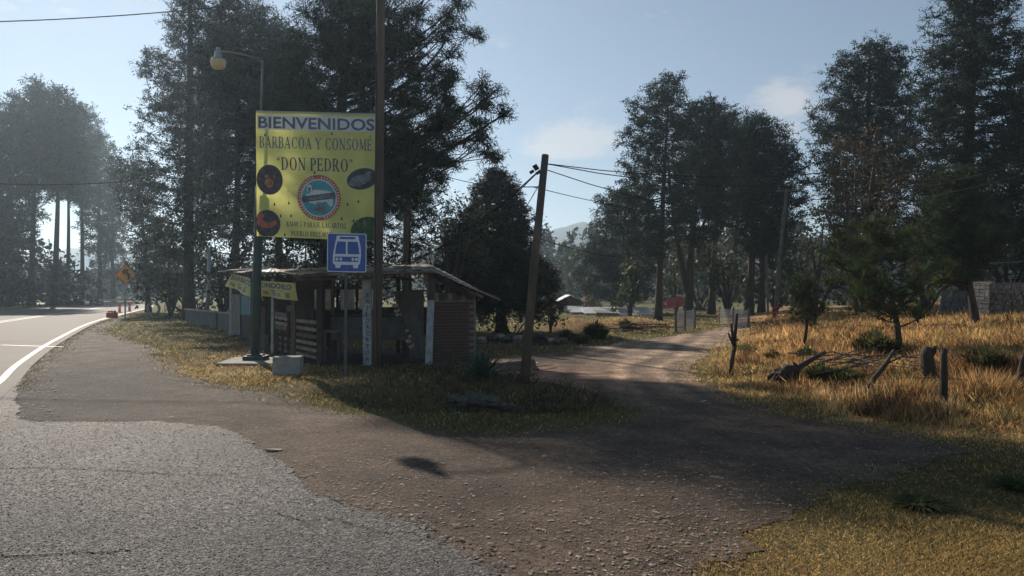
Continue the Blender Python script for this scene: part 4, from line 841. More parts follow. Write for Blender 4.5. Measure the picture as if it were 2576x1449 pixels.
# round emblem with a sheep over an agave
E0 = lambda x, y: (688 + (x - 125) * .3118, 672 + (y - 68) * .3118)
def E(polys): return [[bc(*E0(*q)) for q in p] for p in polys]
poly_on(PL, E([disc(770, 740, 648, 675, 40)]), 'emblem_border', M['red_print'], bb, .004)
poly_on(PL, E([disc(765, 745, 545, 565, 40)]), 'emblem_rim', M['white'], bb, .006)
poly_on(PL, E([disc(765, 745, 505, 525, 40)]), 'emblem_field', M['teal_print'], bb, .008)
sheep = [(385, 690), (390, 620), (470, 640), (560, 560), (640, 500), (1060, 520), (1190, 600), (1180, 960), (1110, 990), (960, 830), (900, 870), (760, 880), (720, 950), (600, 920), (480, 900), (430, 860)]
poly_on(PL, E([sheep, disc(485, 480, 85, 120, 18)]), 'emblem_sheep', M['white'], bb, .010)
poly_on(PL, E([[(430, 440), (540, 440), (510, 570), (485, 600), (455, 570)], disc(600, 455, 45, 18, 8), disc(390, 450, 34, 16, 8)]), 'emblem_face', M['dish_grey'], bb, .012)
leaves = []
for a in range(-75, 76, 15):
    t = math.radians(a); c, s_ = math.sin(t), math.cos(t); L = 330 - abs(a) * 1.3
    leaves.append([(790 - 34 * s_, 1190 - 34 * abs(c) * .2), (790 + c * L * .6 - 42 * s_, 1200 - s_ * L * .6 - 0), (790 + c * L, 1200 - s_ * L), (790 + c * L * .6 + 42 * s_, 1200 - s_ * L * .6 + 42 * c * .2), (790 + 34 * s_, 1190)])
poly_on(PL, E(leaves), 'emblem_agave', M['dish_grey'], bb, .013)
band = lambda o: [(270 - o, 740 - o), (1225 + o, 580 - o), (1262 + o, 660), (1240 + o, 722 + o), (300, 874 + o), (262 - o, 830)]
poly_on(PL, E([band(14)]), 'emblem_ribbon', M['sign_black'], bb, .015); poly_on(PL, E([band(-8)]), 'emblem_ribbon', M['dish_grey'], bb, .017)
rot = lambda u, v: (u, v - (u - bc(*E0(300, 0))[0]) * .168 * 1128 / 1160)
font_line(PL, 'BARBACOA DE HOYO EN LA LEÑA', bc(*E0(300, 0))[0], bc(*E0(1225, 0))[0], bc(0, E0(0, 770)[1])[1], bc(0, E0(0, 848)[1])[1], M['sign_black'], bb, .0185, .02, rot=rot)
# letter marks round the rim
marks = []
for k in range(44):
    if k in (10, 11, 32, 33): continue
    a = 2 * math.pi * k / 44; cx, cy = 768 + 596 * math.cos(a), 742 + 618 * math.sin(a); s_ = 24
    c, n_ = math.cos(a), math.sin(a); marks.append([(cx + dx * s_ * -n_ * .9 + dy * s_ * c, cy + dx * s_ * c * .9 + dy * s_ * n_) for dx, dy in ((-1, -1.2), (1, -1.2), (.3, 1.2), (-.9, .8))])
poly_on(PL, E(marks), 'emblem_marks', M['white'], bb, .0065)
# wind slits cut in the cloth
sl_ = []
for (x, y) in ((1014, 288), (474, 960), (608, 944), (532, 1065), (628, 1060), (1100, 1068), (1210, 1085), (1155, 935), (392, 318), (852, 652), (568, 1238), (1255, 905)):
    sl_.append([(x - 9, y + 10), (x - 4, y - 14), (x, y - 20), (x + 7, y - 4), (x + 9, y + 10)])
poly_on(PL, B(sl_), 'wind_slits', M['sign_black'], bb, .0195)
mb = MB()
for v, zz in ((.03, 0), (.35, 0), (.66, 0), (.97, 0)):
    a = PL.at(.995, v, .0); mb.tube([a, Vector((WPX, WPY, a.z + .03))], .008, 5)
mb.build('ropes', M['cable'], bb, False, 'stuff')
mb = MB(); mb.tube([PL.at(0, -.004, -.02), PL.at(1, -.004, -.02)], .02, 6); mb.build('top_bar', M['galv'], bb)

# ------------------------------------------------------------------ poles
def simple_pole(name, label, cat, pts, rad, m, group=None, n=12):
    base = Vector(pts[0]); r = empty(name, base, label, cat, group); mb = MB(); mb.tube(pts, rad, n); mb.build('pole', m, r, True); return r
gp = G(642, 912); gr = empty('street_lamp', gp, 'green steel lamp post carrying the billboard, with a bell shaped lamp on an arm', 'street lamp')
mb = MB(); topx = P(659, 560, 17.35)
mb.tube([gp + Vector((0, 0, -.05)), P(646, 700, 17.35), P(650, 590, 17.38), P(652, 470, 17.4)], [.105, .10, .095, .09], 14); mb.build('lower_pole', M['green_paint'], gr, True)
mb = MB(); mb.tube([P(652, 470, 17.4), P(660, 150, 17.5)], [.036, .022], 10); mb.build('upper_pole', M['steel_dull'], gr, True)
mb = MB(); mb.tube([P(660, 158, 17.5), P(640, 146, 17.5), P(610, 137, 17.5), P(575, 131, 17.5), P(556, 130, 17.5)], [.024, .022, .02, .018, .018], 8); mb.build('lamp_arm', M['steel_dull'], gr, True)
def revolve(c, prof, n=16):
    mb = MB(); vs = []
    for r, z in prof: vs += [Vector(c) + Vector((r * math.cos(2 * math.pi * k / n), r * math.sin(2 * math.pi * k / n), z)) for k in range(n)]
    fs = [(i * n + k, i * n + (k + 1) % n, (i + 1) * n + (k + 1) % n, (i + 1) * n + k) for i in range(len(prof) - 1) for k in range(n)]
    mb.add(vs, fs); return mb
lc = P(548, 145, 17.5)
hd = revolve(lc, [(.0, .24), (.045, .235), (.05, .20), (.045, .18), (.075, .15), (.085, .02), (.15, -.015), (.165, -.05)]).build('lamp_housing', M['galv'], gr, True)
revolve(lc, [(.165, -.05), (.17, -.10), (.155, -.19), (.13, -.235), (0, -.245)]).build('lamp_glass', M['glass_lamp'], gr, True)
mb = MB(); mb.box(gp + Vector((.02, 0, .11)), (.46, .46, .10)); mb.box(gp + Vector((.02, 0, .175)), (.32, .32, .03)); mb.build('base_plate', M['green_paint'], gr)
mb = MB()
for a, b in ((-.1, -.1), (.14, -.1), (-.1, .1), (.14, .1)): mb.tube([gp + Vector((a, b, .18)), gp + Vector((a, b, .26))], .014, 6)
mb.build('anchor_bolts', M['galv'], gr, False, 'stuff')
mb = MB(); mb.box(gp + Vector((.12, -.1, .03)), (1.45, 1.5, .07), rz=.08, jit=.015)
tag(mb.build('concrete_footing', M['conc']), 'flat concrete pad under the green lamp post', 'footing')
c = G(717, 944); mb = MB(); mb.box(c + Vector((0, .22, .17)), (.52, .42, .36), rz=.12, jit=.008)
o = mb.build('concrete_block', M['conc']); bv = o.modifiers.new('b', 'BEVEL'); bv.width = .012; bv.segments = 2
tag(o, 'square raw concrete block on the grass beside the lamp post', 'concrete block')
wp = G(947, 925); simple_pole('wooden_pole', 'tall brown wooden pole holding the right edge of the billboard', 'utility pole', [wp + Vector((0, 0, -.1)), P(951, 700, 16.4), P(954, 400, 16.4), P(957, 0, 16.4), P(960, -160, 16.4)], [.105, .10, .095, .09, .085], M['pole_wood'])
mb = MB(); p0 = wp + Vector((.06, -.12, 0)); mb.tube([P(950, 920, 16.2), P(944, 600, 16.2), P(947, 130, 16.2)], .011, 5); tag(mb.build('conduit', M['cable']), 'thin black cable clipped down the brown wooden pole', 'cable')

FLOOR = [(-4.3, 16.75), (-3.1, 16.9), (-1.8, 17.2), (-.9, 17.7), (-.95, 20.9), (-4, 21.3), (-6.9, 21.6), (-9.2, 28.6), (-10.2, 28.3), (-6.4, 20.3)]
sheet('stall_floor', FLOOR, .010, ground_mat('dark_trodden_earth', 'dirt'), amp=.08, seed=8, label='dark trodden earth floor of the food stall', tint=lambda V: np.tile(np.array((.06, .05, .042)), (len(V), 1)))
# bus stop sign
bp = G(868, 955); bs = empty('bus_stop_sign', bp, 'blue bus stop sign with a white bus pictogram on a thin grey post', 'road sign')
mb = MB(); mb.bar(bp + Vector((0, .02, -.05)), P(871, 600, 14.25), .05, .04); mb.build('post', M['steel_dull'], bs)
T1, T2, T3 = P(823, 586, 14.2), P(922, 588, 14.22), P(822.5, 683.5, 14.2); SP = Plane2(T1, T2, T3)
def rr(x0, y0, x1, y1, r, n=6):
    o = []
    for cx, cy, a0 in ((x1 - r, y0 + r, -90), (x1 - r, y1 - r, 0), (x0 + r, y1 - r, 90), (x0 + r, y0 + r, 180)):
        for k in range(n + 1): a = math.radians(a0 + 90 * k / n); o.append((cx + r * math.cos(a), cy + r * math.sin(a)))
    return o
mb = MB(); mb.prism(rr(0, 0, 1, 1, .05), lambda u, v: SP.at(u, v, 0), lambda u, v: SP.at(u, v, -.004)); mb.build('plate', M['sign_white'], bs)
poly_on(SP, [rr(.022, .022, .978, .978, .04)], 'blue_field', M['bus_blue'], bs, .003)
# bus pictogram, coordinates from a 1690 px enlargement of the sign
q = lambda x, y: ((x - 66) / 352, (y + 60) / 348)      # sign spans x 66..418 and y -60..288 there
body = [(152, -38), (345, -38), (366, 60), (370, 140), (362, 205), (352, 222), (345, 222), (345, 252), (300, 252), (300, 224), (190, 224), (186, 252), (140, 252), (140, 222), (128, 222), (118, 205), (118, 140), (132, 60)]
poly_on(SP, [[q(*p) for p in body]], 'pictogram', M['sign_white'], bs, .006)
poly_on(SP, [[q(*p) for p in pl_] for pl_ in ([(158, 15), (234, 15), (234, 126), (138, 126), (144, 70)], [(250, 15), (338, 15), (350, 70), (356, 126), (250, 126)], [(180, -28), (318, -28), (318, -8), (180, -8)],
    [(136, 150), (346, 150), (346, 195), (136, 195)])], 'pictogram_windows', M['bus_blue'], bs, .009)
for x in (155, 190, 298, 330): poly_on(SP, [[q(*p) for p in disc(x, 173, 13, 14, 14)]], 'printed_headlight', M['sign_white'], bs, .012)
mb = MB()
for v in (.1, .9): mb.tube([SP.at(.5, v, 0), SP.at(.5, v, .012)], .008, 8)
mb.build('bolts', M['galv'], bs, False, 'stuff')

# leaning pole in the middle
lpb = on(1318, 962); lpt = P(1372, 390, 13.6)
lpo = simple_pole('leaning_pole', 'weathered wooden pole leaning to the right in the middle of the yard', 'utility pole', [lpb + Vector((0, 0, -.1)), lpb.lerp(lpt, .5) + Vector((-.015, 0, 0)), lpt], [.082, .07, .062], M['pole_wood'])
for (x, y) in ((1350, 424), (1338, 432), (1354, 434), (1346, 418)):
    mb = MB(); mb.tube([P(x - 5, y + 3, 13.55), P(x + 5, y - 3, 13.55)], .028, 8); mb.build('insulator', M['black'], lpo, True)
# concrete electricity pole with striped foot
Yc = 40.0; cb = Vector(((1950 - CX) / F * Yc, Yc, gz1((1950 - CX) / F * Yc, Yc)))
cp = simple_pole('concrete_pole', 'pale concrete electricity pole with a crossarm and red striped foot', 'utility pole', [cb, P(1963, 640, Yc), P(1980, 474, Yc)], [.13, .10, .075], M['conc_dark'])
mb = MB(); mb.bar(P(1954, 480, Yc), P(2010, 478, Yc), .08, .08); mb.build('crossarm', M['conc_dark'], cp)
for i in range(5):
    mb = MB(); y0 = 768 + i * 7; a = P(1949.5 - i * .3, y0 + 4.5, Yc - .16); mb.box(a, (.32, .02, .085), ry=-.35); mb.build('warning_stripe', M['red_plastic' if i % 2 == 0 else 'sign_black'], cp)
for dx in (-18, 22):
    mb = MB(); mb.tube([P(1978 + dx, 476, Yc), P(1978 + dx, 466, Yc)], .05, 8); mb.build('insulator', M['conc_dark'], cp, True)
simple_pole('thin_pole', 'thin grey pole standing left of the striped concrete pole', 'pole', [Vector(((1932 - CX) / F * 42, 42, .3)), P(1928, 640, 42)], [.06, .05], M['bark_grey'])
# small lamp pole behind the low wall
sp0 = Vector(((521 - CX) / F * 38, 38, 0)); sp = simple_pole('small_lamp_pole', 'slim grey pole with a tiny lamp behind the low concrete wall', 'street lamp', [sp0, P(526, 622, 38)], [.10, .075], M['galv'])
mb = MB(); mb.tube([P(526, 660, 38), P(550, 655, 38), P(563, 650, 38)], .018, 6); mb.build('lamp_arm', M['galv'], sp); revolve(P(565, 655, 38), [(0, .12), (.06, .1), (.09, .0), (.14, -.03), (.12, -.14), (0, -.16)], 10).build('lamp_head', M['sign_white'], sp, True)
# far poles
u1 = Vector(((1016 - CX) / F * 27, 27, 0)); simple_pole('utility_pole', 'brown timber pole rising behind the stall roof', 'utility pole', [u1, P(1020, 640, 27), P(1024, 430, 27)], [.11, .10, .09], M['pole_wood'])
Yk = 33; u2 = Vector(((918 - CX) / F * Yk, Yk, 0)); ck = simple_pole('utility_pole', 'slender pole with a crossarm almost hidden in the giant pine', 'utility pole', [u2, P(914, 110, Yk)], [.12, .06], M['pole_wood'])
mb = MB(); mb.bar(P(895, 122, Yk), P(934, 122, Yk), .07, .07); mb.build('crossarm', M['pole_wood'], ck)

# ------------------------------------------------------------------ cables
def cable(label, a, b, sag=.3, r=.012, group='overhead cables'):
    a, b = Vector(a), Vector(b); pts = [a.lerp(b, t) - Vector((0, 0, sag * 4 * t * (1 - t))) for t in [i / 14 for i in range(15)]]
    mb = MB(); mb.tube(pts, r, 5); o = mb.build('cable', M['cable'], None, True); o['label'] = label; o['category'] = 'cable'; o['group'] = group
L0 = P(1370, 411, 13.6); L1 = P(1367, 424, 13.6)
cable('upper cable crossing the sky at the top left corner', P(-200, 56, 30), P(560, 15, 30), .15, .022)
cable('cable crossing in front of the hazy pines at the left edge', P(-300, 430, 34), P(330, 455, 34), .35, .02)
cable('upper of two cables running right from the leaning pole towards the high pines', L0, P(2700, 262, 21), .9, .009)
cable('second cable running right from the leaning pole just under the upper one', L0, P(2700, 290, 20), 1.0, .009)
cable('cable sagging from the leaning pole towards the concrete crossarm', L1, P(1985, 468, Yc), .9, .009)
cable('thin cable falling right from the middle of the leaning pole', P(1340, 470, 16), P(1960, 530, Yc), .5, .008)
cable('low cable running right across the mountain view', P(1345, 597, 13.55), P(1640, 632, 46), .35, .009)
cable('upper cable coming in from the right edge to the concrete crossarm', P(2005, 474, Yc), P(2700, 375, 13), .55, .005)
cable('lower cable coming in from the right edge to the concrete crossarm', P(1956, 478, Yc), P(2700, 404, 13), .75, .005)
cable('short pale cable over the stone wall at the right edge', P(2490, 662, 20), P(2680, 648, 17), .02, .010)
cable('thick cable running left from the leaning pole top over the fir', P(1358, 427, 13.55), P(960, 690, 17.5), .25, .010)
cable('thin cable just below the thick one left of the leaning pole', P(1350, 436, 13.55), P(1000, 660, 18), .3, .010)
cable('stay wire slanting down left from the leaning pole', P(1362, 455, 13.6), P(1250, 640, 20), .02, .008)
cable('thin cable between the giant pine and the leaning pole', P(1090, 430, 26), P(1352, 470, 14), .15, .010)
cable('low cable from the stall roof to the leaning pole', P(1165, 683, 17.6), P(1332, 682, 13.5), .02, .007)
cable('short cable end tied down to the stall roof corner', P(1110, 700, 17.2), P(1165, 683, 17.6), .01, .007)
cable('pale cable between the slim lamp pole and the billboard', P(528, 628, 38), P(735, 614, 30), .35, .022)

# ------------------------------------------------------------------ roadside food stall
A = Vector((-4.17, 16.8, 0)); Bp = Vector((-3.17, 17.0, 0)); Cp = Vector((-1.86, 17.3, 0)); Dp = Vector((-6.25, 20.2, 0)); Ep = Vector((-10.25, 28.2, 0))
st = empty('food_stall', Vector((-4.2, 19, 0)), 'ramshackle roadside food stall with plank roof and brick end wall', 'food stall')
def post(p, top, w, m, lean=(0, 0), name='post'):
    mb = MB(); mb.bar(p + Vector((0, 0, -.1)), Vector((p.x + lean[0], p.y + lean[1], top)), w, w, .006); return mb.build(name, m, st)
post(A, 1.86, .12, M['wood_dark'], (.0, 0)); pb_ = post(Bp + Vector((0, .03, 0)), 1.95, .17, M['white_paint'], (-.02, 0), 'white_post'); post(Cp, 1.42, .15, M['white_paint'], (.05, 0), 'white_post')
post(Cp + Vector((.05, .03, 1.2)), 2.0, .16, M['wood_old']); post(Dp, 1.95, .07, M['galv']); post(Ep, 2.1, .09, M['galv'])
post(Vector((-5.05, 17.9, 0)), 1.9, .09, M['wood_old']); post(Vector((-4.45, 19.2, 0)), 2.0, .08, M['wood_old']); post(Vector((-3.0, 20.4, 0)), 2.1, .1, M['wood_dark']); post(Vector((-1.0, 17.75, 0)), 1.5, .1, M['wood_dark'])
# vertical lettering on the white post
WP = Plane2(Bp + Vector((-.045, -.057, 1.75)), Bp + Vector((.085, -.057, 1.75)), Bp + Vector((-.045, -.057, .05)))
for i, chh in enumerate('ENTIDACRTOA'):
    v0 = .10 + i * .082; font_line(WP, chh, .12, .72 if chh != 'I' else .3, v0, v0 + .055, M['dish_dark'], pb_, .004 + .0, .012)
# roof: rough sheets and boards laid on poles, three slopes
def lerp4(q, u, v): return q[0].lerp(q[1], u).lerp(q[3].lerp(q[2], u), v)
def roof_patch(q, nu, nv, seed, m1, m2, th=.03, drop=.0):
    rr_ = random.Random(seed)
    for i in range(nu):
        for j in range(nv):
            u0, u1 = i / nu - .01, (i + 1) / nu + .02; v0, v1 = j / nv - .02, (j + 1) / nv + .03
            c = [lerp4(q, u0 + rr_.uniform(-.01, .01), v0 + rr_.uniform(-.03, .02)), lerp4(q, u1, v0 + rr_.uniform(-.03, .02)), lerp4(q, u1, v1), lerp4(q, u0, v1)]
            lift = Vector((0, 0, rr_.uniform(0, .05) + .02 * ((i + j) % 2))); n = 8; vs = []; mb = MB()
            for k in range(n + 1):
                for s_ in (0, 1):
                    p = c[0].lerp(c[1], k / n) if s_ == 0 else c[3].lerp(c[2], k / n); p = p + lift + Vector((0, 0, .018 * (k % 2))); vs += [p, p + Vector((0, 0, th * .4))]
            fs = []
            for k in range(n):
                b_ = k * 4; fs += [(b_, b_ + 4, b_ + 6, b_ + 2), (b_ + 1, b_ + 3, b_ + 7, b_ + 5), (b_, b_ + 1, b_ + 5, b_ + 4), (b_ + 2, b_ + 6, b_ + 7, b_ + 3)]
            fs += [(0, 2, 3, 1), (n * 4, n * 4 + 1, n * 4 + 3, n * 4 + 2)]
            mb.add(vs, fs); mb.build('roof_sheet', m1 if rr_.random() < .6 else m2, st)
R1 = [Vector((-4.75, 16.25, 1.93)), Vector((-1.75, 16.95, 2.02)), Vector((-2.3, 20.9, 2.28)), Vector((-6.9, 21.2, 2.16))]
R2 = [Vector((-10.7, 28.3, 2.34)), Vector((-4.75, 16.25, 1.96)), Vector((-6.6, 21.4, 2.2)), Vector((-9.2, 29.2, 2.5))]
R3 = [Vector((-1.78, 16.95, 2.02)), Vector((-.82, 17.5, 1.60)), Vector((-.9, 20.8, 1.62)), Vector((-2.2, 20.8, 2.3))]
roof_patch(R1, 5, 2, 3, M['rust_roof'], M['wood_old']); roof_patch(R2, 6, 1, 4, M['rust_roof'], M['tin']); roof_patch(R3, 2, 3, 5, M['wood_old'], M['rust_roof'])
rq = random.Random(5)
for (a, b, w, h, m) in ((P(738, 697, 16.5), P(942, 684, 16.9), .05, .05, 'wood_pale'), (P(745, 704, 16.4), P(960, 700, 16.8), .06, .04, 'wood_old'), (P(822, 690, 16.4), P(1085, 684, 17.0), .07, .05, 'wood_pale'),
        (P(640, 690, 19.5), P(834, 674, 16.6), .06, .04, 'wood_pale'), (P(900, 702, 16.7), P(1060, 680, 17.1), .05, .05, 'wood_old'), (P(1036, 690, 17.1), P(1092, 683, 17.1), .05, .06, 'wood_pale'),
        (P(1060, 684, 17.2), P(1192, 742, 17.6), .09, .07, 'wood_old'), (P(1090, 690, 17.2), P(1190, 748, 17.5), .06, .10, 'wood_dark'), (P(1110, 690, 18), P(1258, 754, 18.5), .05, .04, 'wood_pale'), (P(1140, 708, 19), P(1256, 750, 19.2), .04, .04, 'wood_old'),
        (P(1160, 722, 17.9), P(1215, 748, 18.0), .05, .05, 'wood_pale'), (P(960, 692, 17.0), P(1040, 705, 19.5), .06, .06, 'wood_dark'), (P(1075, 745, 17.35), P(1190, 744, 17.7), .05, .05, 'wood_old'), (P(578, 688, 28), P(690, 684, 21), .07, .05, 'wood_pale')):
    mb = MB(); mb.bar(a, b, w, h, .008); mb.build('rafter', M[m], st)
# loose sticks and stones on the roof edge
for i in range(9):
    x = 960 + i * 13 + rq.uniform(-4, 4); a = P(x, 694 - i * .8 + rq.uniform(-2, 2), 16.95); rock_mb((0, 0, 0), .045, i, .6, 6, 3)
    o = rock_mb(a, rq.uniform(.03, .055), 50 + i, .5, 6, 3).build('roof_stone', M['stone_pale'], st)
# back wall of boards above an open strip
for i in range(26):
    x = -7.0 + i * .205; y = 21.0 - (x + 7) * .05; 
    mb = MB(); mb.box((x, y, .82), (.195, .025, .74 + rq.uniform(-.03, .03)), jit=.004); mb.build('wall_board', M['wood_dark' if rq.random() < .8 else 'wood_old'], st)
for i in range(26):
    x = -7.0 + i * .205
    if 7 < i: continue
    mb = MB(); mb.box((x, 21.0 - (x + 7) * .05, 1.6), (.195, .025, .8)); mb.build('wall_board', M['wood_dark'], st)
Yb = 20.8
for (x0, x1) in ((790, 808), (818, 841), (857, 893), (903, 948)):
    a, b = P(x0, 728, Yb), P(x1, 779, Yb); mb = MB(); mb.box(((a.x + b.x) / 2, Yb, (a.z + b.z) / 2), (b.x - a.x, .01, a.z - b.z)); mb.build('window_sheet', M['plastic'], st)
for x in (784, 813, 849, 898, 953):
    a, b = P(x, 715, Yb - .03), P(x, 790, Yb - .03); mb = MB(); mb.bar(a, b, .07, .05); mb.build('window_post', M['wood_dark'], st)
mb = MB(); mb.bar(P(780, 725, Yb - .05), P(985, 724, Yb - .05), .05, .06); mb.build('window_rail', M['wood_old'], st)
mb = MB(); mb.bar(P(780, 782, Yb - .05), P(985, 783, Yb - .05), .05, .07); mb.build('window_rail', M['wood_dark'], st)
# stove counter, table, leaning end wall and rubble
cn = empty('cooking_counter', Vector((-3.6, 18.8, 0)), 'dark boxy cooking counter under the stall roof', 'counter')
mb = MB(); a, b = P(834, 797, 18.8), P(1022, 856, 18.8); mb.box(((a.x + b.x) / 2, 19.1, (a.z + b.z) / 2), (b.x - a.x, .6, a.z - b.z)); mb.build('cabinet', M['conc_dark'], cn)
mb = MB(); mb.box(((a.x + b.x) / 2, 19.08, a.z + .03), (b.x - a.x + .08, .72, .05)); mb.build('counter_top', M['wood_dark'], cn)
for x in (a.x + .06, (a.x + b.x) / 2, b.x - .06):
    mb = MB(); mb.box((x, 19.1, b.z / 2), (.1, .5, b.z)); mb.build('leg', M['wood_dark'], cn)
tb_ = empty('bench', Vector((-4.6, 18, 0)), 'rough plank bench beside the cooking counter', 'bench')
mb = MB(); mb.bar(P(812, 833, 18), P(856, 833, 18), .35, .04); mb.build('seat', M['wood_pale'], tb_)
for x in (818, 852):
    p = P(x, 835, 18); mb = MB(); mb.bar((p.x, p.y, 0), p, .06, .05); mb.build('leg', M['wood_old'], tb_)
mb = MB(); Yw = 18.9
mb.prism([(987, 733), (1078, 728), (1078, 892), (1060, 884), (1048, 850), (1015, 790)], lambda x, y: P(x, y, Yw) + Vector((0, (x - 987) * -.012, 0)), lambda x, y: P(x, y, Yw) + Vector((0, (x - 987) * -.012 + .12, 0)))
mb.build('end_wall', M['adobe'], st)
for i, (x, y, r) in enumerate(((990, 742, .05), (993, 755, .055), (998, 768, .07), (1006, 779, .07), (996, 783, .06), (1012, 790, .08), (1000, 792, .06), (1024, 832, .06), (1033, 846, .07), (1028, 858, .08), (1042, 868, .07), (1034, 872, .07), (990, 770, .05), (1020, 795, .05))):
    rock_mb(P(x, y, 18.7), r, 80 + i).build('wall_stone', M['stone_pale'], st)
# brick end wall facing the yard, every brick its own
q0 = P(1090, 757, 17.35); wx0, wx1 = Cp.x + .10, -.85; ang = math.atan2(.42, 1.1)
Lw = math.hypot(wx1 - wx0, .42); ux = Vector((math.cos(ang), math.sin(ang), 0)); nrm = Vector((math.sin(ang), -math.cos(ang), 0)); o0 = Vector((wx0, 17.34, 0))
mb = MB(); cc = o0 + ux * Lw / 2 - nrm * .05; mb.box((cc.x, cc.y, .70), (Lw, .09, 1.42), rz=ang); mb.build('mortar_wall', M['mortar'], st)
mbb = MB(); mbb.box((0, 0, 0), (.225, .05, .06), jit=.003); bme = bpy.data.meshes.new('brick'); bme.from_pydata(mbb.v, [], mbb.f); bme.materials.append(M['brick'])
mbb = MB(); mbb.box((0, 0, 0), (.105, .05, .06), jit=.003); hme = bpy.data.meshes.new('brick'); hme.from_pydata(mbb.v, [], mbb.f); hme.materials.append(M['brick'])
sw = parent_world(st)
for j in range(19):
    x = 0
    if j % 2: seq = [1] + [2] * 4 + [1]
    else: seq = [2] * 5
    for s_ in seq:
        w = .118 * s_
        if x + w > Lw + .03: break
        o = bpy.data.objects.new('brick', bme if s_ == 2 else hme); COL.objects.link(o); o.parent = st
        p = o0 + ux * (x + w / 2) + nrm * (.012 + rq.uniform(-.006, .006)); o.location = (p.x - sw.x, p.y - sw.y, .05 + j * .072); o.rotation_euler = (0, rq.uniform(-.01, .01), ang); x += w
for i in range(9):
    mb = MB(); x = o0 + ux * (Lw * (i + .5) / 9); mb.box((x.x, x.y, 1.49), (.1, .02, .16 + rq.uniform(-.03, .03)), rz=ang); mb.build('gap_board', M['wood_old' if i % 3 else 'wood_pale'], st)
# left wing: painted panels under the banners
def panel(x0, y0, x1, y1, Y0, Y1, m, name='wall_panel', th=.03):
    a, b = P(x0, y0, Y0), P(x1, y0, Y1); c, d = P(x0, y1, Y0), P(x1, y1, Y1); off = Vector((0, th, 0))
    mb = MB(); mb.add([a, b, d, c, a + off, b + off, d + off, c + off], [(0, 1, 2, 3), (7, 6, 5, 4), (0, 4, 5, 1), (1, 5, 6, 2), (2, 6, 7, 3), (3, 7, 4, 0)]); return mb.build(name, m, st)
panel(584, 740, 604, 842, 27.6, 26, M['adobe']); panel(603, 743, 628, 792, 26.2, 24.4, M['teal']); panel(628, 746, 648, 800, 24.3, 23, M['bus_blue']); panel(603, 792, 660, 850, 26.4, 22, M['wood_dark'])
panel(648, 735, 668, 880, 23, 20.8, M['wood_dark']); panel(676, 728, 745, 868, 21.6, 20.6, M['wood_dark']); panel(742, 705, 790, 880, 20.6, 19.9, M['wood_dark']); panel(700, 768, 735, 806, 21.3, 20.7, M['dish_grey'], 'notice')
# slatted pallets leaning along the side
def pallet(label, a, b, zs, w, m, extra=()):
    r = empty('wooden_pallet', a, label, 'pallet fence', 'slatted pallets closing the side of the stall')
    for z in zs:
        mb = MB(); mb.bar(a + Vector((0, 0, z + rq.uniform(-.015, .015))), b + Vector((0, 0, z * .98 + rq.uniform(-.02, .02))), .022, w, .004); mb.build('slat', M[m if rq.random() < .7 else 'wood_old'], r)
    for t in (.02, .5, .98):
        p = a.lerp(b, t); mb = MB(); mb.bar(p + Vector((.02, .05, 0)), p + Vector((.02, .05, max(zs) + .05)), .07, .05, .004); mb.build('upright', M['wood_dark'], r)
    return r
pallet('long pallet fence with wide gaps between the lamp post and the stall door', Vector((-6.05, 19.9, 0)), Vector((-4.25, 16.95, 0)), (.14, .30, .46, .62, .78, .93), .075, 'wood_pale')
pallet('darker pallet closing the far left end of the stall', Vector((-10.0, 27.8, 0)), Vector((-8.0, 24.0, 0)), (.15, .32, .48, .64, .8), .09, 'wood_old')
pallet('short pale pallet piece stacked behind the lamp post', Vector((-6.0, 19.6, 0)), Vector((-5.4, 18.6, 0)), (.72, .84, .96, 1.08), .08, 'wood_pale')
# cloth banners on the eave
def banner(label, txt, tl, tr, bl, br, wave, m='yellow'):
    r = empty('cloth_banner', (Vector(tl) + Vector(tr)) / 2, label, 'banner', 'yellow cloth banners hanging from the stall eave'); n1, n2 = 16, 7
    def at(u, v, off=0):
        p = Vector(tl).lerp(tr, u).lerp(Vector(bl).lerp(br, u), v); d = (Vector(tr) - Vector(tl)).normalized(); nn_ = Vector((d.y, -d.x, 0)); nn_ = nn_ if nn_.y < 0 else -nn_
        return p + nn_ * (off + wave * math.sin(u * 9 + v * 2) * (.3 + v))
    mb = MB(); mb.v = [tuple(at(i / n1, j / n2)) for i in range(n1 + 1) for j in range(n2 + 1)]; mb.f = [(i * (n2 + 1) + j, i * (n2 + 1) + j + 1, (i + 1) * (n2 + 1) + j + 1, (i + 1) * (n2 + 1) + j) for i in range(n1) for j in range(n2)]
    mb.build('cloth', M[m], r, True)
    class Q: pass
    q = Q(); q.at = at; font_line(q, txt, .1, .92, .10, .42, M['navy2'], r, .006, .03)
    poly_on(q, [rect(x, y, x + w, y + h) for x, y, w, h in ((.30, .55, .12, .08), (.55, .52, .16, .07), (.32, .68, .16, .22), (.12, .6, .06, .2), (.8, .6, .07, .28))], 'print', M['dish_grey'], r, .006)
    poly_on(q, [disc(.62, .76, .07, .14, 12), disc(.2, .75, .05, .12, 12)], 'print', M['dish_brown'], r, .008)
banner('faded yellow cloth banner folded round the far corner of the stall', 'BARBACOA', P(583, 687, 28.0), P(655, 708, 20.6), P(571, 720, 28.6), P(655, 757, 20.8), .06)
banner('yellow cloth banner with dark letters right of the lamp post', 'DNOCHILO', P(655, 706, 20.4), P(744, 712, 16.9), P(655, 744, 20.6), P(742, 757, 17.1), .05)
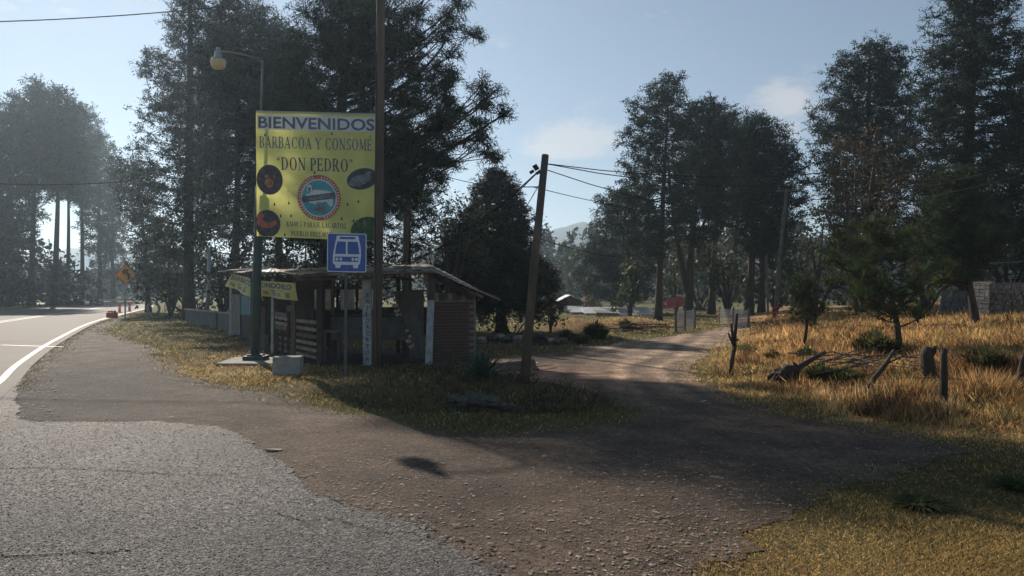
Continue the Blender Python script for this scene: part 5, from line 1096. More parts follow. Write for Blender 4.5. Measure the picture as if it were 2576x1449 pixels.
# low concrete wall
for (x0, x1, ya, yb, yc, yd, Y0, Y1, lab) in ((466, 543, 779, 786, 812, 829, 42.0, 34, 'longer section of the low grey concrete wall left of the stall'), (549, 580, 787, 790, 830, 838, 33.4, 31, 'short section of the low grey concrete wall next to the stall')):
    r = empty('low_wall', P(x0, yc, Y0), lab, 'low wall', 'low concrete wall sections left of the stall'); a, b = P(x0, ya, Y0), P(x1, yb, Y1)
    mb = MB(); off = Vector((.1, .25, 0)); a0, b0 = Vector((a.x, a.y, -.05)), Vector((b.x, b.y, -.05)); mb.add([a0, b0, b, a, a0 + off, b0 + off, b + off, a + off], [(0, 1, 2, 3), (7, 6, 5, 4), (0, 4, 5, 1), (1, 5, 6, 2), (2, 6, 7, 3), (3, 7, 4, 0)])
    mb.build('wall', M['conc_dark'], r); mb = MB(); mb.bar(a + Vector((.05, .1, .02)), b + Vector((.05, .1, .02)), .30, .05); mb.build('coping', M['conc'], r)

# ------------------------------------------------------------------ things along the highway
sg = Vector(((315 - CX) / F * 48, 48, 0)); rs = empty('curve_sign', sg, 'orange diamond sign with a black left bending arrow beside the highway', 'road sign')
mb = MB(); mb.bar(sg, P(316, 690, 48.05), .08, .06); mb.build('post', M['galv'], rs)
cxs, cys, h = 316.5, 690, 27.5; pc = lambda x, y, o=0: P(cxs + x, cys + y, 48 - o)
mb = MB(); dm = [(0, -h), (h, 0), (0, h), (-h, 0)]; mb.prism(dm, lambda x, y: pc(x, y), lambda x, y: pc(x, y, -.03)); mb.build('plate', M['orange'], rs)
mb = MB(); arr = [(-10, -8), (-1, -15), (10, -13), (5.5, -8.5), (11, -1), (12.5, 8), (9.5, 13), (4.5, 13), (6, 6), (3.5, 0), (-1, -3.5), (-4.5, 1)]
mb.prism(arr[::-1], lambda x, y: pc(x - 1, y + 1, .012), lambda x, y: pc(x - 1, y + 1, .004)); mb.build('arrow', M['sign_black'], rs)
for i in range(4):
    a, b = dm[i], dm[(i + 1) % 4]; k_ = .93; mb = MB(); mb.bar(pc(a[0] * k_, a[1] * k_, .012), pc(b[0] * k_, b[1] * k_, .012), .02, .03); mb.build('border_line', M['sign_black'], rs)
for (x, yb, Y, hh, lab) in ((301, 789, 60, .62, 'left of the two orange delineator posts behind the diamond sign'), (326, 786, 63, .66, 'right of the two orange delineator posts behind the diamond sign')):
    p = Vector(((x - CX) / F * Y, Y, 0)); r = empty('delineator', p, lab, 'delineator post', 'orange delineators along the bend'); mb = revolve(p, [(.22, 0), (.22, .05), (.10, .07), (.09, hh), (.13, hh + .05), (.13, hh + .12), (0, hh + .14)], 10); mb.build('tube', M['orange_plastic'], r, True)
    mb = revolve(p, [(.098, hh * .55), (.098, hh * .85)], 10); mb.build('white_band', M['sign_white'], r, True)
p = Vector(((282 - CX) / F * 48, 48, 0)); r = empty('road_barrel', p, 'dark red knobbly road barrel on the grass verge beside the lane', 'barrel')
revolve(p, [(.30, 0), (.33, .05), (.33, .30), (.27, .36), (0, .37)], 12).build('body', M['red_plastic'], r, True)
mb = MB()
for dx in (-.18, 0.0, .18): mb.tube([p + Vector((dx, 0, .34)), p + Vector((dx * .9, 0, .46))], [.09, .06], 8)
mb.build('handles', M['red_plastic'], r, True)
# painted tyre ring standing on the verge
tc_ = P(386, 776.5, 55.5); r = empty('painted_tyre', Vector((tc_.x, tc_.y, 0)), 'big tyre with worn white and rusty paint standing upright on the verge', 'tyre')
mb = MB(); mb.tube([tc_ + Vector((.42 * math.cos(t), 0, .42 * math.sin(t))) for t in [2 * math.pi * k / 24 for k in range(25)]], .10, 8, False); mb.build('tyre', mat('rust_and_white_paint', (.12, .05, .04), .8, .3, 5, col2=(.50, .46, .44)), r, True)
# guardrail round the bend
gx = [(200, 757), (260, 754.5), (330, 753.5), (380, 754), (424, 757)]; r = empty('guardrail', P(300, 765, 112), 'pale steel guardrail round the outside of the highway bend', 'guardrail')
mb = MB()
for i in range(len(gx) - 1): a, b = P(*gx[i], 112), P(*gx[i + 1], 112); mb.bar(a, b, .08, .30)
mb.build('rail', M['tin'], r)
for i in range(9):
    x = 205 + i * 27; y = np.interp(x, [g[0] for g in gx], [g[1] for g in gx]); a = P(x, y, 112.2); mb = MB(); mb.bar((a.x, a.y, 0), a, .14, .14); mb.build('post', M['bark_grey'], r)
# ------------------------------------------------------------------ beyond the yard
ws = empty('white_roof_row', P(1540, 790, 56), 'low white roofs in a row beyond the grass', 'roofs')
for (x0, x1, y0, y1, Y) in ((1432, 1475, 779, 786, 58), (1470, 1560, 783, 789, 56), (1562, 1602, 784, 795, 54), (1605, 1648, 784, 796, 53)):
    a, b = P(x0, y0, Y), P(x1, y1, Y); mb = MB(); mb.add([a + Vector((0, 3, .25)), (b.x, Y + 3, a.z + .25), (b.x, Y, b.z + .03), (a.x, Y, b.z + .03), (a.x, Y, b.z - .05), (b.x, Y, b.z - .05), (b.x, Y + 3, a.z + .18), (a.x, Y + 3, a.z + .18)], [(0, 3, 2, 1), (3, 4, 5, 2), (4, 7, 6, 5), (0, 1, 6, 7), (0, 7, 4, 3), (1, 2, 5, 6)]); mb.build('roof_sheet', M['tin'], ws)
for x in (1480, 1520, 1565, 1602, 1645): a = P(x, 792, 54.5); mb = MB(); mb.bar((a.x, a.y, -.2), a, .12, .12); mb.build('post', M['wood_old'], ws)
sh = empty('small_shed', P(1434, 800, 62), 'small dark shed with a low gabled roof in the distance', 'shed')
def gable(root, x0, x1, ye, yr, yb, Y, dp, mw, mr_, ov=.25):
    a, b = P(x0, ye, Y), P(x1, ye, Y); zr = P(0, yr, Y).z; zb_ = min(0, P(0, yb, Y).z); w = b.x - a.x; cx_ = (a.x + b.x) / 2
    mb = MB(); mb.add([(a.x, Y, zb_), (b.x, Y, zb_), (b.x, Y, a.z), (cx_, Y, zr), (a.x, Y, a.z), (a.x, Y + dp, zb_), (b.x, Y + dp, zb_), (b.x, Y + dp, a.z), (cx_, Y + dp, zr), (a.x, Y + dp, a.z)], [(0, 1, 2, 3, 4), (9, 8, 7, 6, 5), (0, 4, 9, 5), (1, 6, 7, 2)]); mb.build('wall', mw, root)
    for s_, e in ((-1, a.x - ov), (1, b.x + ov)):
        ze = a.z - ov * (zr - a.z) / (w / 2); mb = MB(); t = .06; mb.add([(e, Y - ov, ze), (cx_, Y - ov, zr + .02), (cx_, Y + dp + ov, zr + .02), (e, Y + dp + ov, ze), (e, Y - ov, ze + t), (cx_, Y - ov, zr + .02 + t), (cx_, Y + dp + ov, zr + .02 + t), (e, Y + dp + ov, ze + t)],
            [(0, 1, 2, 3), (7, 6, 5, 4), (0, 4, 5, 1), (1, 5, 6, 2), (2, 6, 7, 3), (3, 7, 4, 0)]); mb.build('roof', mr_, root)
gable(sh, 1408, 1462, 757, 744, 790, 62, 5, M['brick'], M['tin']); mb = MB(); a = P(1428, 778, 61.9); mb.box(a, (.6, .06, .5)); mb.build('window', M['sign_white'], sh)
rt = empty('red_tarp_shelter', P(1700, 790, 52), 'shelter under a bright red tarpaulin behind the straight pine trunk', 'shelter')
a, b, c, d = P(1662, 778, 52), P(1712, 745, 52), P(1742, 758, 55), P(1700, 792, 55)
mb = MB(); mb.add([P(1660, 760, 53), P(1709, 744, 52), P(1697, 775, 50.5), P(1660, 778, 51)], [(0, 1, 2, 3)]); mb.add([P(1709, 744, 52), P(1723, 753, 54), P(1718, 771, 53), P(1697, 775, 50.5)], [(0, 1, 2, 3)]); mb.build('tarpaulin', M['red_tarp'], rt)
for x, y in ((1664, 778), (1697, 775), (1720, 768)): p = P(x, y, 51); mb = MB(); mb.bar((p.x, p.y, 0), p, .08, .08); mb.build('post', M['wood_old'], rt)
mb = MB(); mb.bar(P(1706, 743, 52), P(1730, 748, 53.5), .25, .12); mb.build('ridge_board', M['tin'], rt)
# brown shed roof between the white roofs
dk = empty('brown_lean_to', P(1535, 796, 52), 'low brown lean-to roof between the white roofs', 'lean-to'); mb = MB(); a, b = P(1500, 786, 52), P(1558, 788, 52); mb.add([a + Vector((0, 2, .12)), b + Vector((0, 2, .12)), b, a, a + Vector((0, 0, -.35)), b + Vector((0, 0, -.35))], [(0, 3, 2, 1), (3, 4, 5, 2)]); mb.build('roof', M['rust_roof'], dk)
# wire mesh fences
def mesh_fence(label, segs, hgt, cell=.16):
    r = empty('mesh_fence', Vector((segs[0][0], segs[0][1], 0)), label, 'fence', 'pale wire mesh fences beside the track'); w = MB()
    for (x0, y0), (x1, y1) in zip(segs[:-1], segs[1:]):
        a = Vector((x0, y0, gz1(x0, y0))); b = Vector((x1, y1, gz1(x1, y1))); L = (b - a).length; n = max(2, int(L / cell)); up = Vector((0, 0, hgt))
        for i in range(-int(hgt / cell), n):
            for s_ in (1, -1):
                t0, t1 = i * cell / L, (i * cell + hgt) / L; z0_, z1_ = (0, hgt) if s_ == 1 else (hgt, 0)
                c0, c1 = max(t0, 0), min(t1, 1)
                if c1 <= c0: continue
                f0, f1 = (c0 - t0) / (t1 - t0), (c1 - t0) / (t1 - t0)
                w.bar(a.lerp(b, c0) + Vector((0, 0, z0_ + (z1_ - z0_) * f0)), a.lerp(b, c1) + Vector((0, 0, z0_ + (z1_ - z0_) * f1)),   .012, .012)
    for (x, y) in segs:
        z = gz1(x, y); mb = MB(); mb.bar((x, y, z - .1), (x + rq.uniform(-.05, .05), y, z + hgt + .1), .09, .08, .008); mb.build('post', M['bark_grey'], r)
    w.build('wire_mesh', M['tin'], r, False, 'stuff')
g1 = [tuple(on(x, y)[:2]) for x, y in ((1700, 837), (1722, 832), (1747, 826))]; mesh_fence('nearer wire mesh fence leaning by the straight pine trunk', g1, .82)
g2 = [((1810 - CX) / F * 40, 40), ((1845 - CX) / F * 37, 37), ((1882 - CX) / F * 34, 34)]; mesh_fence('farther wire mesh fence sagging at the top of the track', g2, .75)
# ------------------------------------------------------------------ stone walls on the right
def stone_wall(name, label, a, b, hgt, th, m, course, seed, cap=None, lean=0):
    a, b = Vector(a), Vector(b); r = empty(name, a, label, 'stone wall'); u = (b - a).normalized(); L = (b - a).length; nn_ = Vector((u.y, -u.x, 0)); nn_ = nn_ if nn_.y < 0 else -nn_; rr_ = random.Random(seed)
    mb = MB(); an = math.atan2(u.y, u.x); c_ = (a + b) / 2 - nn_ * th / 2; mb.box((c_.x, c_.y, a.z + hgt / 2), (L, th, hgt), rz=an); mb.build('core', M['mortar'], r)
    z = .0; w = MB(); k = 0
    while z < hgt - .04:
        hh = course * rr_.uniform(.85, 1.15); hh = min(hh, hgt - z); x = -rr_.uniform(0, .1)
        while x < L - .03:
            ww = course * rr_.uniform(.9, 1.7); x0, x1 = max(0, x), min(L, x + ww)
            if x1 - x0 > .04:
                p = a + u * ((x0 + x1) / 2) + nn_ * rr_.uniform(.0, .03); s = MB(); s.box((0, 0, 0), (x1 - x0 - .02, .07, hh - .02), jit=.012 if m == 'stone_pale' else .02)
                M_ = Matrix.Translation((p.x, p.y, a.z + z + hh / 2)) @ Matrix.Rotation(an + rr_.uniform(-.03, .03), 4, 'Z')
                w.add([M_ @ Vector(v) for v in s.v], s.f); k += 1
            x += ww
        z += hh
    w.build('stones', M[m], r, False, 'stuff')
    if cap: mb = MB(); mb.box((c_.x, c_.y, a.z + hgt + .03), (L + .06, th + .1, .07), rz=an); mb.build('coping', M[cap], r)
    return r
zb_ = 1.0
pz0 = gz1(P(2460, 780, 26.8).x, 26.8) - .1
def pz(x, Y): p = P(x, 780, Y); p.z = pz0; return p
stone_wall('stone_pier', 'pale cut stone pier with a flat cap catching the sun', pz(2439, 27.0), pz(2489, 26.6), 1.90 - pz0, .5, 'stone_pale', .14, 4, 'stone_pale')
stone_wall('stone_wall', 'dark rough stone wall at the right edge', pz(2491, 26.8), pz(2680, 26.0), 1.93 - pz0, .4, 'stone', .17, 5)
stone_wall('low_stone_wall', 'low grey stone wall in shade left of the pale pier', pz(2368, 30.0), pz(2437, 29.0), 1.58 - pz0, .4, 'conc_dark', .18, 6, 'conc_dark')

# ------------------------------------------------------------------ fence posts, logs and plants on the bank
def stick_thing(name, label, cat, parts, m='bark', group=None, base=None):
    """parts: (name, [points], [radii])"""
    b = Vector(base if base is not None else parts[0][1][0]); r = empty(name, b, label, cat, group)
    for nm, pts, rad in parts: mb = MB(); mb.tube(pts, rad, 7); mb.build(nm, M[m], r, True)
    return r
def sp(x, y, Y): return P(x, y, Y)
FG = 'rough branch fence posts along the bank'
Y = on(1837, 942).y
stick_thing('fence_post', 'forked branch fence post standing where the track meets the bank', 'fence post', [
    ('stem', [on(1837, 944) + Vector((0, 0, -.05)), sp(1841, 905, Y), sp(1848, 870, Y)], [.045, .04, .042]), ('fork', [sp(1848, 870, Y), sp(1849, 840, Y), sp(1854, 788, Y)], [.038, .032, .028]),
    ('fork', [sp(1847, 872, Y), sp(1843, 845, Y - .05), sp(1839, 814, Y - .1)], [.036, .03, .024]), ('branch_stub', [sp(1846, 868, Y), sp(1838, 852, Y - .1), sp(1832, 838, Y - .15)], [.026, .022, .016]), ('branch_stub', [sp(1849, 858, Y), sp(1858, 852, Y)], [.02, .014])], 'bark', FG)
Y = on(2169, 1000).y
stick_thing('fence_post', 'fence post leaning far over to the right with twigs on top', 'fence post', [
    ('stem', [on(2168, 1002), sp(2200, 950, Y + .15), sp(2228, 915, Y + .3), sp(2248, 882, Y + .4)], [.035, .036, .032, .026]), ('twig', [sp(2228, 915, Y + .3), sp(2262, 900, Y + .4), sp(2278, 893, Y + .5)], [.014, .012, .008])], 'bark', FG)
Y = on(2371, 1036).y
po = stick_thing('fence_post', 'upright fence post with a split top and pale weathered edge', 'fence post', [
    ('stem', [on(2371, 1040), sp(2374, 960, Y), sp(2374, 895, Y), sp(2376, 876, Y)], [.055, .048, .042, .034]), ('splinter', [sp(2373, 892, Y), sp(2369, 872, Y)], [.02, .01]), ('splinter', [sp(2367, 1030, Y - .05), sp(2369, 960, Y - .05)], [.014, .012])], 'bark', FG)
Y = on(2572, 985).y
stick_thing('fence_post', 'fence post bent like a bow at the right edge of the frame', 'fence post', [('stem', [on(2570, 988), sp(2565, 950, Y), sp(2574, 905, Y), sp(2584, 880, Y)], [.05, .045, .04, .035])], 'bark', FG)
for lab, (a, b) in {'upper barbed wire between the leaning post and the split post': (sp(2206, 942, 11.5), sp(2372, 948, 10.5)), 'lower barbed wire between the forked post and the leaning post': (sp(1842, 920, 14.8), sp(2190, 968, 11.5)),
        'barbed wire running right from the split post': (sp(2374, 950, 10.4), sp(2572, 955, 11.4)), 'loose wire low over the dry grass': (sp(1990, 968, 12.8), sp(2370, 1010, 10.5))}.items():
    cable(lab, a, b, .03, .004, 'fence wires on the bank')
Y = on(1990, 955).y
stick_thing('dead_branch', 'dead dark branch resting on a blackened root lump on the bank', 'branch', [
    ('limb', [sp(1990, 948, Y), sp(2012, 922, Y + .2), sp(2040, 905, Y + .3), sp(2075, 886, Y + .4)], [.07, .055, .045, .035]), ('limb_stub', [sp(2008, 925, Y + .1), sp(1996, 912, Y)], [.03, .02])], 'bark')
rb = on(1978, 958); r = empty('root_lump', rb, 'blackened root lump lying under the dead branch', 'stump')
for i, (dx, dz, rr_) in enumerate(((-.1, .10, .16), (.05, .16, .17), (-.2, .05, .12), (.13, .06, .13))): rock_mb(rb + Vector((dx, .02 * i, dz)), rr_, 200 + i, .75, 8, 5).build('root', M['bark'], r)
Y = on(2336, 962).y
stick_thing('tree_stump', 'tall broken dark stump behind the wire', 'stump', [
    ('stump', [on(2338, 965) + Vector((0, 0, -.1)), sp(2334, 925, Y), sp(2330, 893, Y), sp(2333, 872, Y)], [.13, .115, .10, .06]), ('broken_limb', [sp(2333, 900, Y), sp(2348, 884, Y), sp(2352, 870, Y)], [.06, .045, .03]), ('root_arm', [sp(2344, 940, Y), sp(2352, 960, Y - .1)], [.06, .03])], 'bark')
# brush piles of bare twigs
def brush(name, label, c, n, L, seed, m='bark_grey', up=.35, cat='brush pile'):
    rg = random.Random(seed); r = empty(name, c, label, cat); mb = MB()
    for _ in range(n):
        a = rg.uniform(0, 6.28); e = rg.uniform(0, up) + .05; d = Vector((math.cos(a), math.sin(a) * .6, e)).normalized(); p = Vector(c) + Vector((rg.uniform(-.5, .5) * L, rg.uniform(-.3, .3) * L, rg.uniform(.02, .15) * L)); l = L * rg.uniform(.3, .8)
        mb.tube([p - d * l * .5 + Vector((0, 0, .1 * l)), p + Vector((0, 0, rg.uniform(-.03, .1))), p + d * l * .5], [.012, .010, .005], 4)
    mb.build('twigs', M[m], r, False, 'stuff'); return r
brush('brush_pile', 'tangle of dead branches below the leaning fence post', on(2215, 955), 34, 1.5, 3)
brush('brush_pile', 'grey brush heap on the bank right of the young pine', on(2310, 836), 40, 1.8, 4, 'bark')
brush('brush_pile', 'heap of dead twigs in front of the nearer mesh fence', on(1610, 838) , 60, 2.2, 5, 'bark')
brush('bare_shrub', 'bare branching shrub in front of the dark stone wall', P(2545, 770, 24) , 36, 1.5, 6, 'bark', 2.2, 'shrub')
# bunch grass tussocks
def tussock(label, c, R_, H, n, seed, col, cat='grass tussock', group='bunch grass tussocks'):
    rg = np.random.default_rng(seed); c = Vector(c); r = empty('grass_tussock', c, label, cat, group); V = []; T = []; Cc = []
    for i in range(n):
        a = rg.uniform(0, 6.28); t = rg.uniform(0, 1) ** .6; out = np.array([math.cos(a), math.sin(a)]) * R_ * t; h = H * rg.uniform(.6, 1.05) * (1 - .35 * t); b = out * .25; w = .007 + c.y * .0006
        sx, sy = -math.sin(a) * w, math.cos(a) * w; mid = np.array([b[0] + out[0] * .35, b[1] + out[1] * .35, h * .75]); tip = np.array([out[0] * 1.05, out[1] * 1.05, h * (1 - .25 * t)])
        k = len(V); V += [(b[0] - sx, b[1] - sy, -.03), (b[0] + sx, b[1] + sy, -.03), (mid[0] + sx * .8, mid[1] + sy * .8, mid[2]), (mid[0] - sx * .8, mid[1] - sy * .8, mid[2]), tuple(tip)]; T += [(k, k + 1, k + 2), (k, k + 2, k + 3), (k + 3, k + 2, k + 4)]
        cc = np.array(col) * rg.uniform(.6, 1.4); Cc += [cc] * 5
    me = mesh_np('blades', V, T, np.array(Cc)); me.materials.append(M['grass']); o = bpy.data.objects.new('blades', me); COL.objects.link(o); o.parent = r; o['kind'] = 'stuff'
for i, (x, y, R_, H, n, col, lab) in enumerate([
    (2200, 905, .8, .75, 520, (.12, .12, .045), 'big arching green tussock left of the broad young pine stem'), (2065, 960, .42, .42, 330, (.07, .09, .04), 'dark green tussock right of the dead branch'),
    (2130, 968, .45, .38, 330, (.10, .11, .045), 'rounded tussock behind the leaning post foot'), (2030, 905, .4, .35, 260, (.10, .11, .045), 'tussock growing at the far end of the dead branch'),
    (1500, 852, .9, .75, 420, (.10, .10, .045), 'large grey green tussock on the lawn left of the earth heaps'), (1462, 864, .55, .45, 260, (.16, .14, .06), 'straw coloured tussock in front of the large grey green one'),
    (1575, 826, .6, .5, 260, (.12, .11, .05), 'small tussock on top of the earth heap'), (1425, 858, .5, .5, 220, (.09, .10, .04), 'tussock by the rocks edging the yard'),
    (2310, 1275, .30, .09, 300, (.08, .10, .04), 'low dark green clump in the shaded turf in the near corner'), (2560, 1230, .3, .14, 200, (.08, .11, .04), 'leafy weeds in the turf at the right edge'),
    (1945, 905, .35, .3, 200, (.16, .13, .05), 'thin tussock on the bank above the forked post'), (2420, 850, .6, .45, 260, (.13, .12, .045), 'tussock in front of the pale stone pier'), (2280, 990, .5, .45, 260, (.14, .12, .045), 'tussock left of the split fence post'),
    (2480, 930, .6, .5, 300, (.08, .085, .035), 'dark tussock in the shade of the bank right of the stump')]):
    tussock(lab, on(x, y), R_, H, n, 300 + i, col)
leafy('bush', 'red brown dry bush at the right end of the grassy island', 1345, 10.9, [(1345, 1003, 34), (1322, 1010, 22), (1368, 1012, 20)], n=420, size=.02, cl=9, clr=.08, seed=401, col=(.055, .028, .02), warm=.3, r0=.02, cat='bush')
leafy('bush', 'low dark weeds on the mound below the stall', 1100, 13.4, [(1060, 955, 24), (1100, 950, 26), (1145, 955, 22), (1180, 950, 18), (1020, 962, 16)], n=300, size=.028, cl=9, clr=.11, seed=402, col=(.045, .055, .025), warm=.2, r0=.01, cat='bush', flat=.6)
leafy('bush', 'scrubby weeds around the foot of the leaning pole', 1300, 13.2, [(1275, 962, 18), (1310, 966, 18), (1340, 975, 16), (1240, 965, 16)], n=300, size=.025, cl=9, clr=.1, seed=403, col=(.055, .06, .028), warm=.2, r0=.01, cat='bush', flat=.6)
leafy('bush', 'weeds and seedlings by the far end of the low wall', 445, 46, [(440, 790, 22), (470, 775, 22), (500, 768, 18)], n=24, size=.09, cl=9, clr=.3, seed=404, col=(.07, .085, .035), r0=.02, cat='bush')
leafy('bush', 'bright grassy bushes beside the guardrail end', 415, 70, [(405, 745, 16), (428, 752, 14)], n=10, size=.15, cl=9, clr=.4, seed=405, col=(.11, .13, .04), r0=.03, cat='bush')
leafy('bush', 'dark hedge at the foot of the fir behind the yard', 1290, 27, [(1220, 815, 26), (1260, 805, 30), (1310, 800, 32), (1350, 790, 36), (1390, 795, 26), (1210, 790, 20)], n=26, size=.07, cl=10, clr=.3, seed=406, col=(.03, .04, .022), r0=.05, cat='hedge')
# agave
ac = on(1212, 950); ag = empty('agave', ac, 'dark green agave with sword shaped leaves beside the brick wall', 'agave'); rq2 = random.Random(9)
for i in range(30):
    a = i * 2.4; t = (i + .5) / 30; el = 1.35 - 1.1 * t; L = .62 * rq2.uniform(.8, 1.1); d = Vector((math.cos(a) * math.cos(el), math.sin(a) * math.cos(el), math.sin(el))); sd = Vector((-math.sin(a), math.cos(a), 0)); up = d.cross(sd)
    mb = MB(); pts = []
    for f, w in ((0, .035), (.35, .045), (.75, .026), (1, .003)):
        p = ac + d * L * f + Vector((0, 0, .02 - .06 * f * f)); pts += [p - sd * w, p + up * w * -.35, p + sd * w, p + up * .006]
    fs = []
    for k in range(3):
        for j in range(4): fs.append((k * 4 + j, k * 4 + (j + 1) % 4, k * 4 + 4 + (j + 1) % 4, k * 4 + 4 + j))
    mb.add(pts, fs); mb.build('leaf', M['agave'], ag)
stick_thing('cut_post', 'short thick dark post sticking up on the mound below the stall', 'post', [('post', [on(1116, 955) + Vector((0, 0, -.1)), sp(1121, 915, 14), sp(1124, 884, 14)], [.11, .10, .115])], 'bark')
# stones and culvert pieces in the island
rq3 = random.Random(21)
stn = [(1165, 1022, .13, 'stone_dark', 'flat dark slab leaning in the ditch of the grassy island'), (1186, 1018, .17, 'stone_dark', 'largest dark boulder in the ditch of the island'), (1212, 1020, .15, 'stone_dark', 'pale edged boulder beside the largest one in the ditch'),
       (1240, 1022, .13, 'stone_dark', 'dark boulder right of the pale edged one in the ditch'), (1268, 1030, .09, 'stone_dark', 'small stone at the right end of the ditch'), (1140, 1012, .1, 'stone_dark', 'dark stone at the left end of the ditch'),
       (1300, 1036, .08, 'stone_dark', 'low dark stone in front of the dry bush')]
for i, (x, y, r_, m, lab) in enumerate(stn):
    o = rock_mb((0, 0, 0), r_, 500 + i, .8, 8, 5).build('boulder', M[m]); o.location = on(x, y) + Vector((0, 0, r_ * .5)); tag(o, lab, 'boulder', 'boulders in the ditch of the grassy island')
rocks = [(1212, 862), (1228, 858), (1243, 861), (1258, 857), (1272, 862), (1290, 858), (1306, 863), (1352, 862), (1368, 858), (1384, 866), (1398, 868), (1414, 866)]
for i, (x, y) in enumerate(rocks):
    o = rock_mb((0, 0, 0), rq3.uniform(.16, .3), 600 + i, .65, 8, 5).build('edging_rock', M['stone_dark' if i % 3 else 'stone']); o.location = on(x, y) + Vector((0, 0, .08))
    tag(o, '%s of the dark rocks edging the yard' % ['leftmost', 'second from the left', 'third from the left', 'fourth from the left', 'fifth from the left', 'sixth from the left', 'seventh from the left', 'fifth from the right', 'fourth from the right', 'third from the right', 'second from the right', 'rightmost'][i], 'rock', 'rocks edging the far side of the yard')
for i, (x, y) in enumerate([(1352, 868), (1338, 864)]):
    c = on(x, y) + Vector((0, 0, .12)); mb = MB(); mb.tube([c + Vector((.26 * math.cos(t), .1 * math.sin(t), .14 * math.sin(t))) for t in [2 * math.pi * k / 20 for k in range(21)]], .07, 7, False)
    tag(mb.build('half_buried_tyre', M['black'], None, True), ['half buried tyre right of the leaning pole', 'half buried tyre hidden just behind the leaning pole'][i], 'tyre', 'half buried tyres edging the yard')

# ------------------------------------------------------------------ grass, gravel, litter
def scatter(n, y0, y1, acc, seed, power=2.0, spread=.78):
    rg = np.random.default_rng(seed); u = rg.uniform(0, 1, n); a, b = y0 ** (1 - power), y1 ** (1 - power); Y = (a + (b - a) * u) ** (1 / (1 - power)) if power != 1 else y0 * (y1 / y0) ** u
    X = rg.uniform(-spread, spread, n) * Y; k = acc(X, Y, rg); return X[k], Y[k], rg
DPOLY = [tuple(p) for p in DIRT]; APOLY = [tuple(p) for p in APRON]
def is_soil(X, Y):
    s = ~inside(X, Y, DPOLY) & ~inside(X, Y, APOLY) & ~inside(X, Y, hwp) & ~inside(X, Y, FLOOR); return s
def near_edge(X, Y, w): return poly_sdf(X, Y, DPOLY, True) < w
def blades(name, label, X, Y, rg, hfun, pal, wk=.0007, wmin=.003, lean=.5):
    n = len(X); Z = gz(X, Y); h = hfun(X, Y, rg)[:, None]; a = rg.uniform(0, 6.28, n); w = (wmin + Y * wk)[:, None] * rg.uniform(.6, 1.3, (n, 1))
    sd = np.stack([np.cos(a), np.sin(a), np.zeros(n)], 1); b = np.stack([X, Y, Z - .01], 1); ln = rg.normal(size=(n, 3)) * lean * h; ln[:, 2] = 0; tip = b + ln; tip[:, 2] += h[:, 0]
    V = np.stack([b - sd * w, b + sd * w, tip], 1).reshape(-1, 3); c = pal(X, Y, rg); o = link(name, mesh_np(name, V, np.arange(3 * n).reshape(-1, 3), np.repeat(c, 3, 0)), None, M['grass']); tag(o, label, None, None, 'stuff')
def mixp(X, cols, w):
    c = np.zeros((len(X), 3)); w = np.stack(w, 1); w = w / w.sum(1, keepdims=True); cum = w.cumsum(1); u = np.random.default_rng(3).uniform(size=len(X))[:, None]; idx = (u > cum).sum(1).clip(0, len(cols) - 1); return np.array(cols)[idx]
# tall dry grass on the bank
def acc_b(X, Y, rg): s = bank_s(X, Y); return (s > rg.uniform(.1, .9, len(X))) & (X < Y * .78) & (wav(X, Y, 3.1, 1) + .7 * wav(X, Y, 7.3, 5) > rg.uniform(-1.3, .9, len(X)))
X, Y, rg = scatter(520000, 8.6, 40, acc_b, 1)
def hb(X, Y, rg): s = bank_s(X, Y); return np.clip(.06 + .15 * np.clip((s - .4) / 1.5, 0, 1) * (1 + .6 * wav(X, Y, 2.9, 4) + .5 * wav(X, Y, 6.1, 2)), .03, .6) * rg.uniform(.35, 1.25, len(X))
def pb2(X, Y, rg):
    w = wav(X, Y, .8, 2) + .8 * wav(X, Y, 3.3, 6); g = np.exp(-(((X - 3.9) / .9) ** 2 + ((Y - 15.6) / 1.8) ** 2)) * 3
    return mixp(X, [GOLD, RUST, (.66, .47, .22), OLIVE, (.18, .10, .055), GREEN], [np.clip(.8 + .8 * w, 0, 3), np.clip(1 - .6 * w, .1, 3), np.clip(.5 + .4 * w, 0, 2), .35 + .5 * np.clip(-w, 0, 1), .3 + .9 * np.clip(-w - .3, 0, 1), g + .03]) * rg.uniform(.5, 1.35, (len(X), 1)) * (1 + .3 * np.clip(wav(X, Y, 5.1, 3), -1, 1))[:, None]
blades('dry_grass', 'tall rusty and golden dry grass covering the bank', X, Y, rg, hb, pb2, .0009)
nc_ = 420; cx_, cy_, rgc = scatter(nc_ * 6, 9, 32, acc_b, 77); cx_, cy_ = cx_[:nc_], cy_[:nc_]; kk = rgc.integers(0, len(cx_), 42000); rr_c = rgc.uniform(.05, .28, len(cx_))
X = cx_[kk] + rgc.normal(size=len(kk)) * rr_c[kk]; Y = cy_[kk] + rgc.normal(size=len(kk)) * rr_c[kk]; hk = rgc.uniform(.10, .30, len(cx_))[kk]; ck = np.array([(.30, .20, .09), (.12, .12, .05), (.10, .06, .04), (.62, .46, .22), (.20, .10, .05)])[rgc.integers(0, 5, len(cx_))][kk]
blades('dry_weeds', 'scattered clumps of taller weeds and seed stalks among the bank grass', X, Y, rgc, lambda X, Y, rg: hk * rg.uniform(.4, 1.1, len(X)), lambda X, Y, rg: ck * rg.uniform(.6, 1.3, (len(X), 1)), .0005, .003, .35)
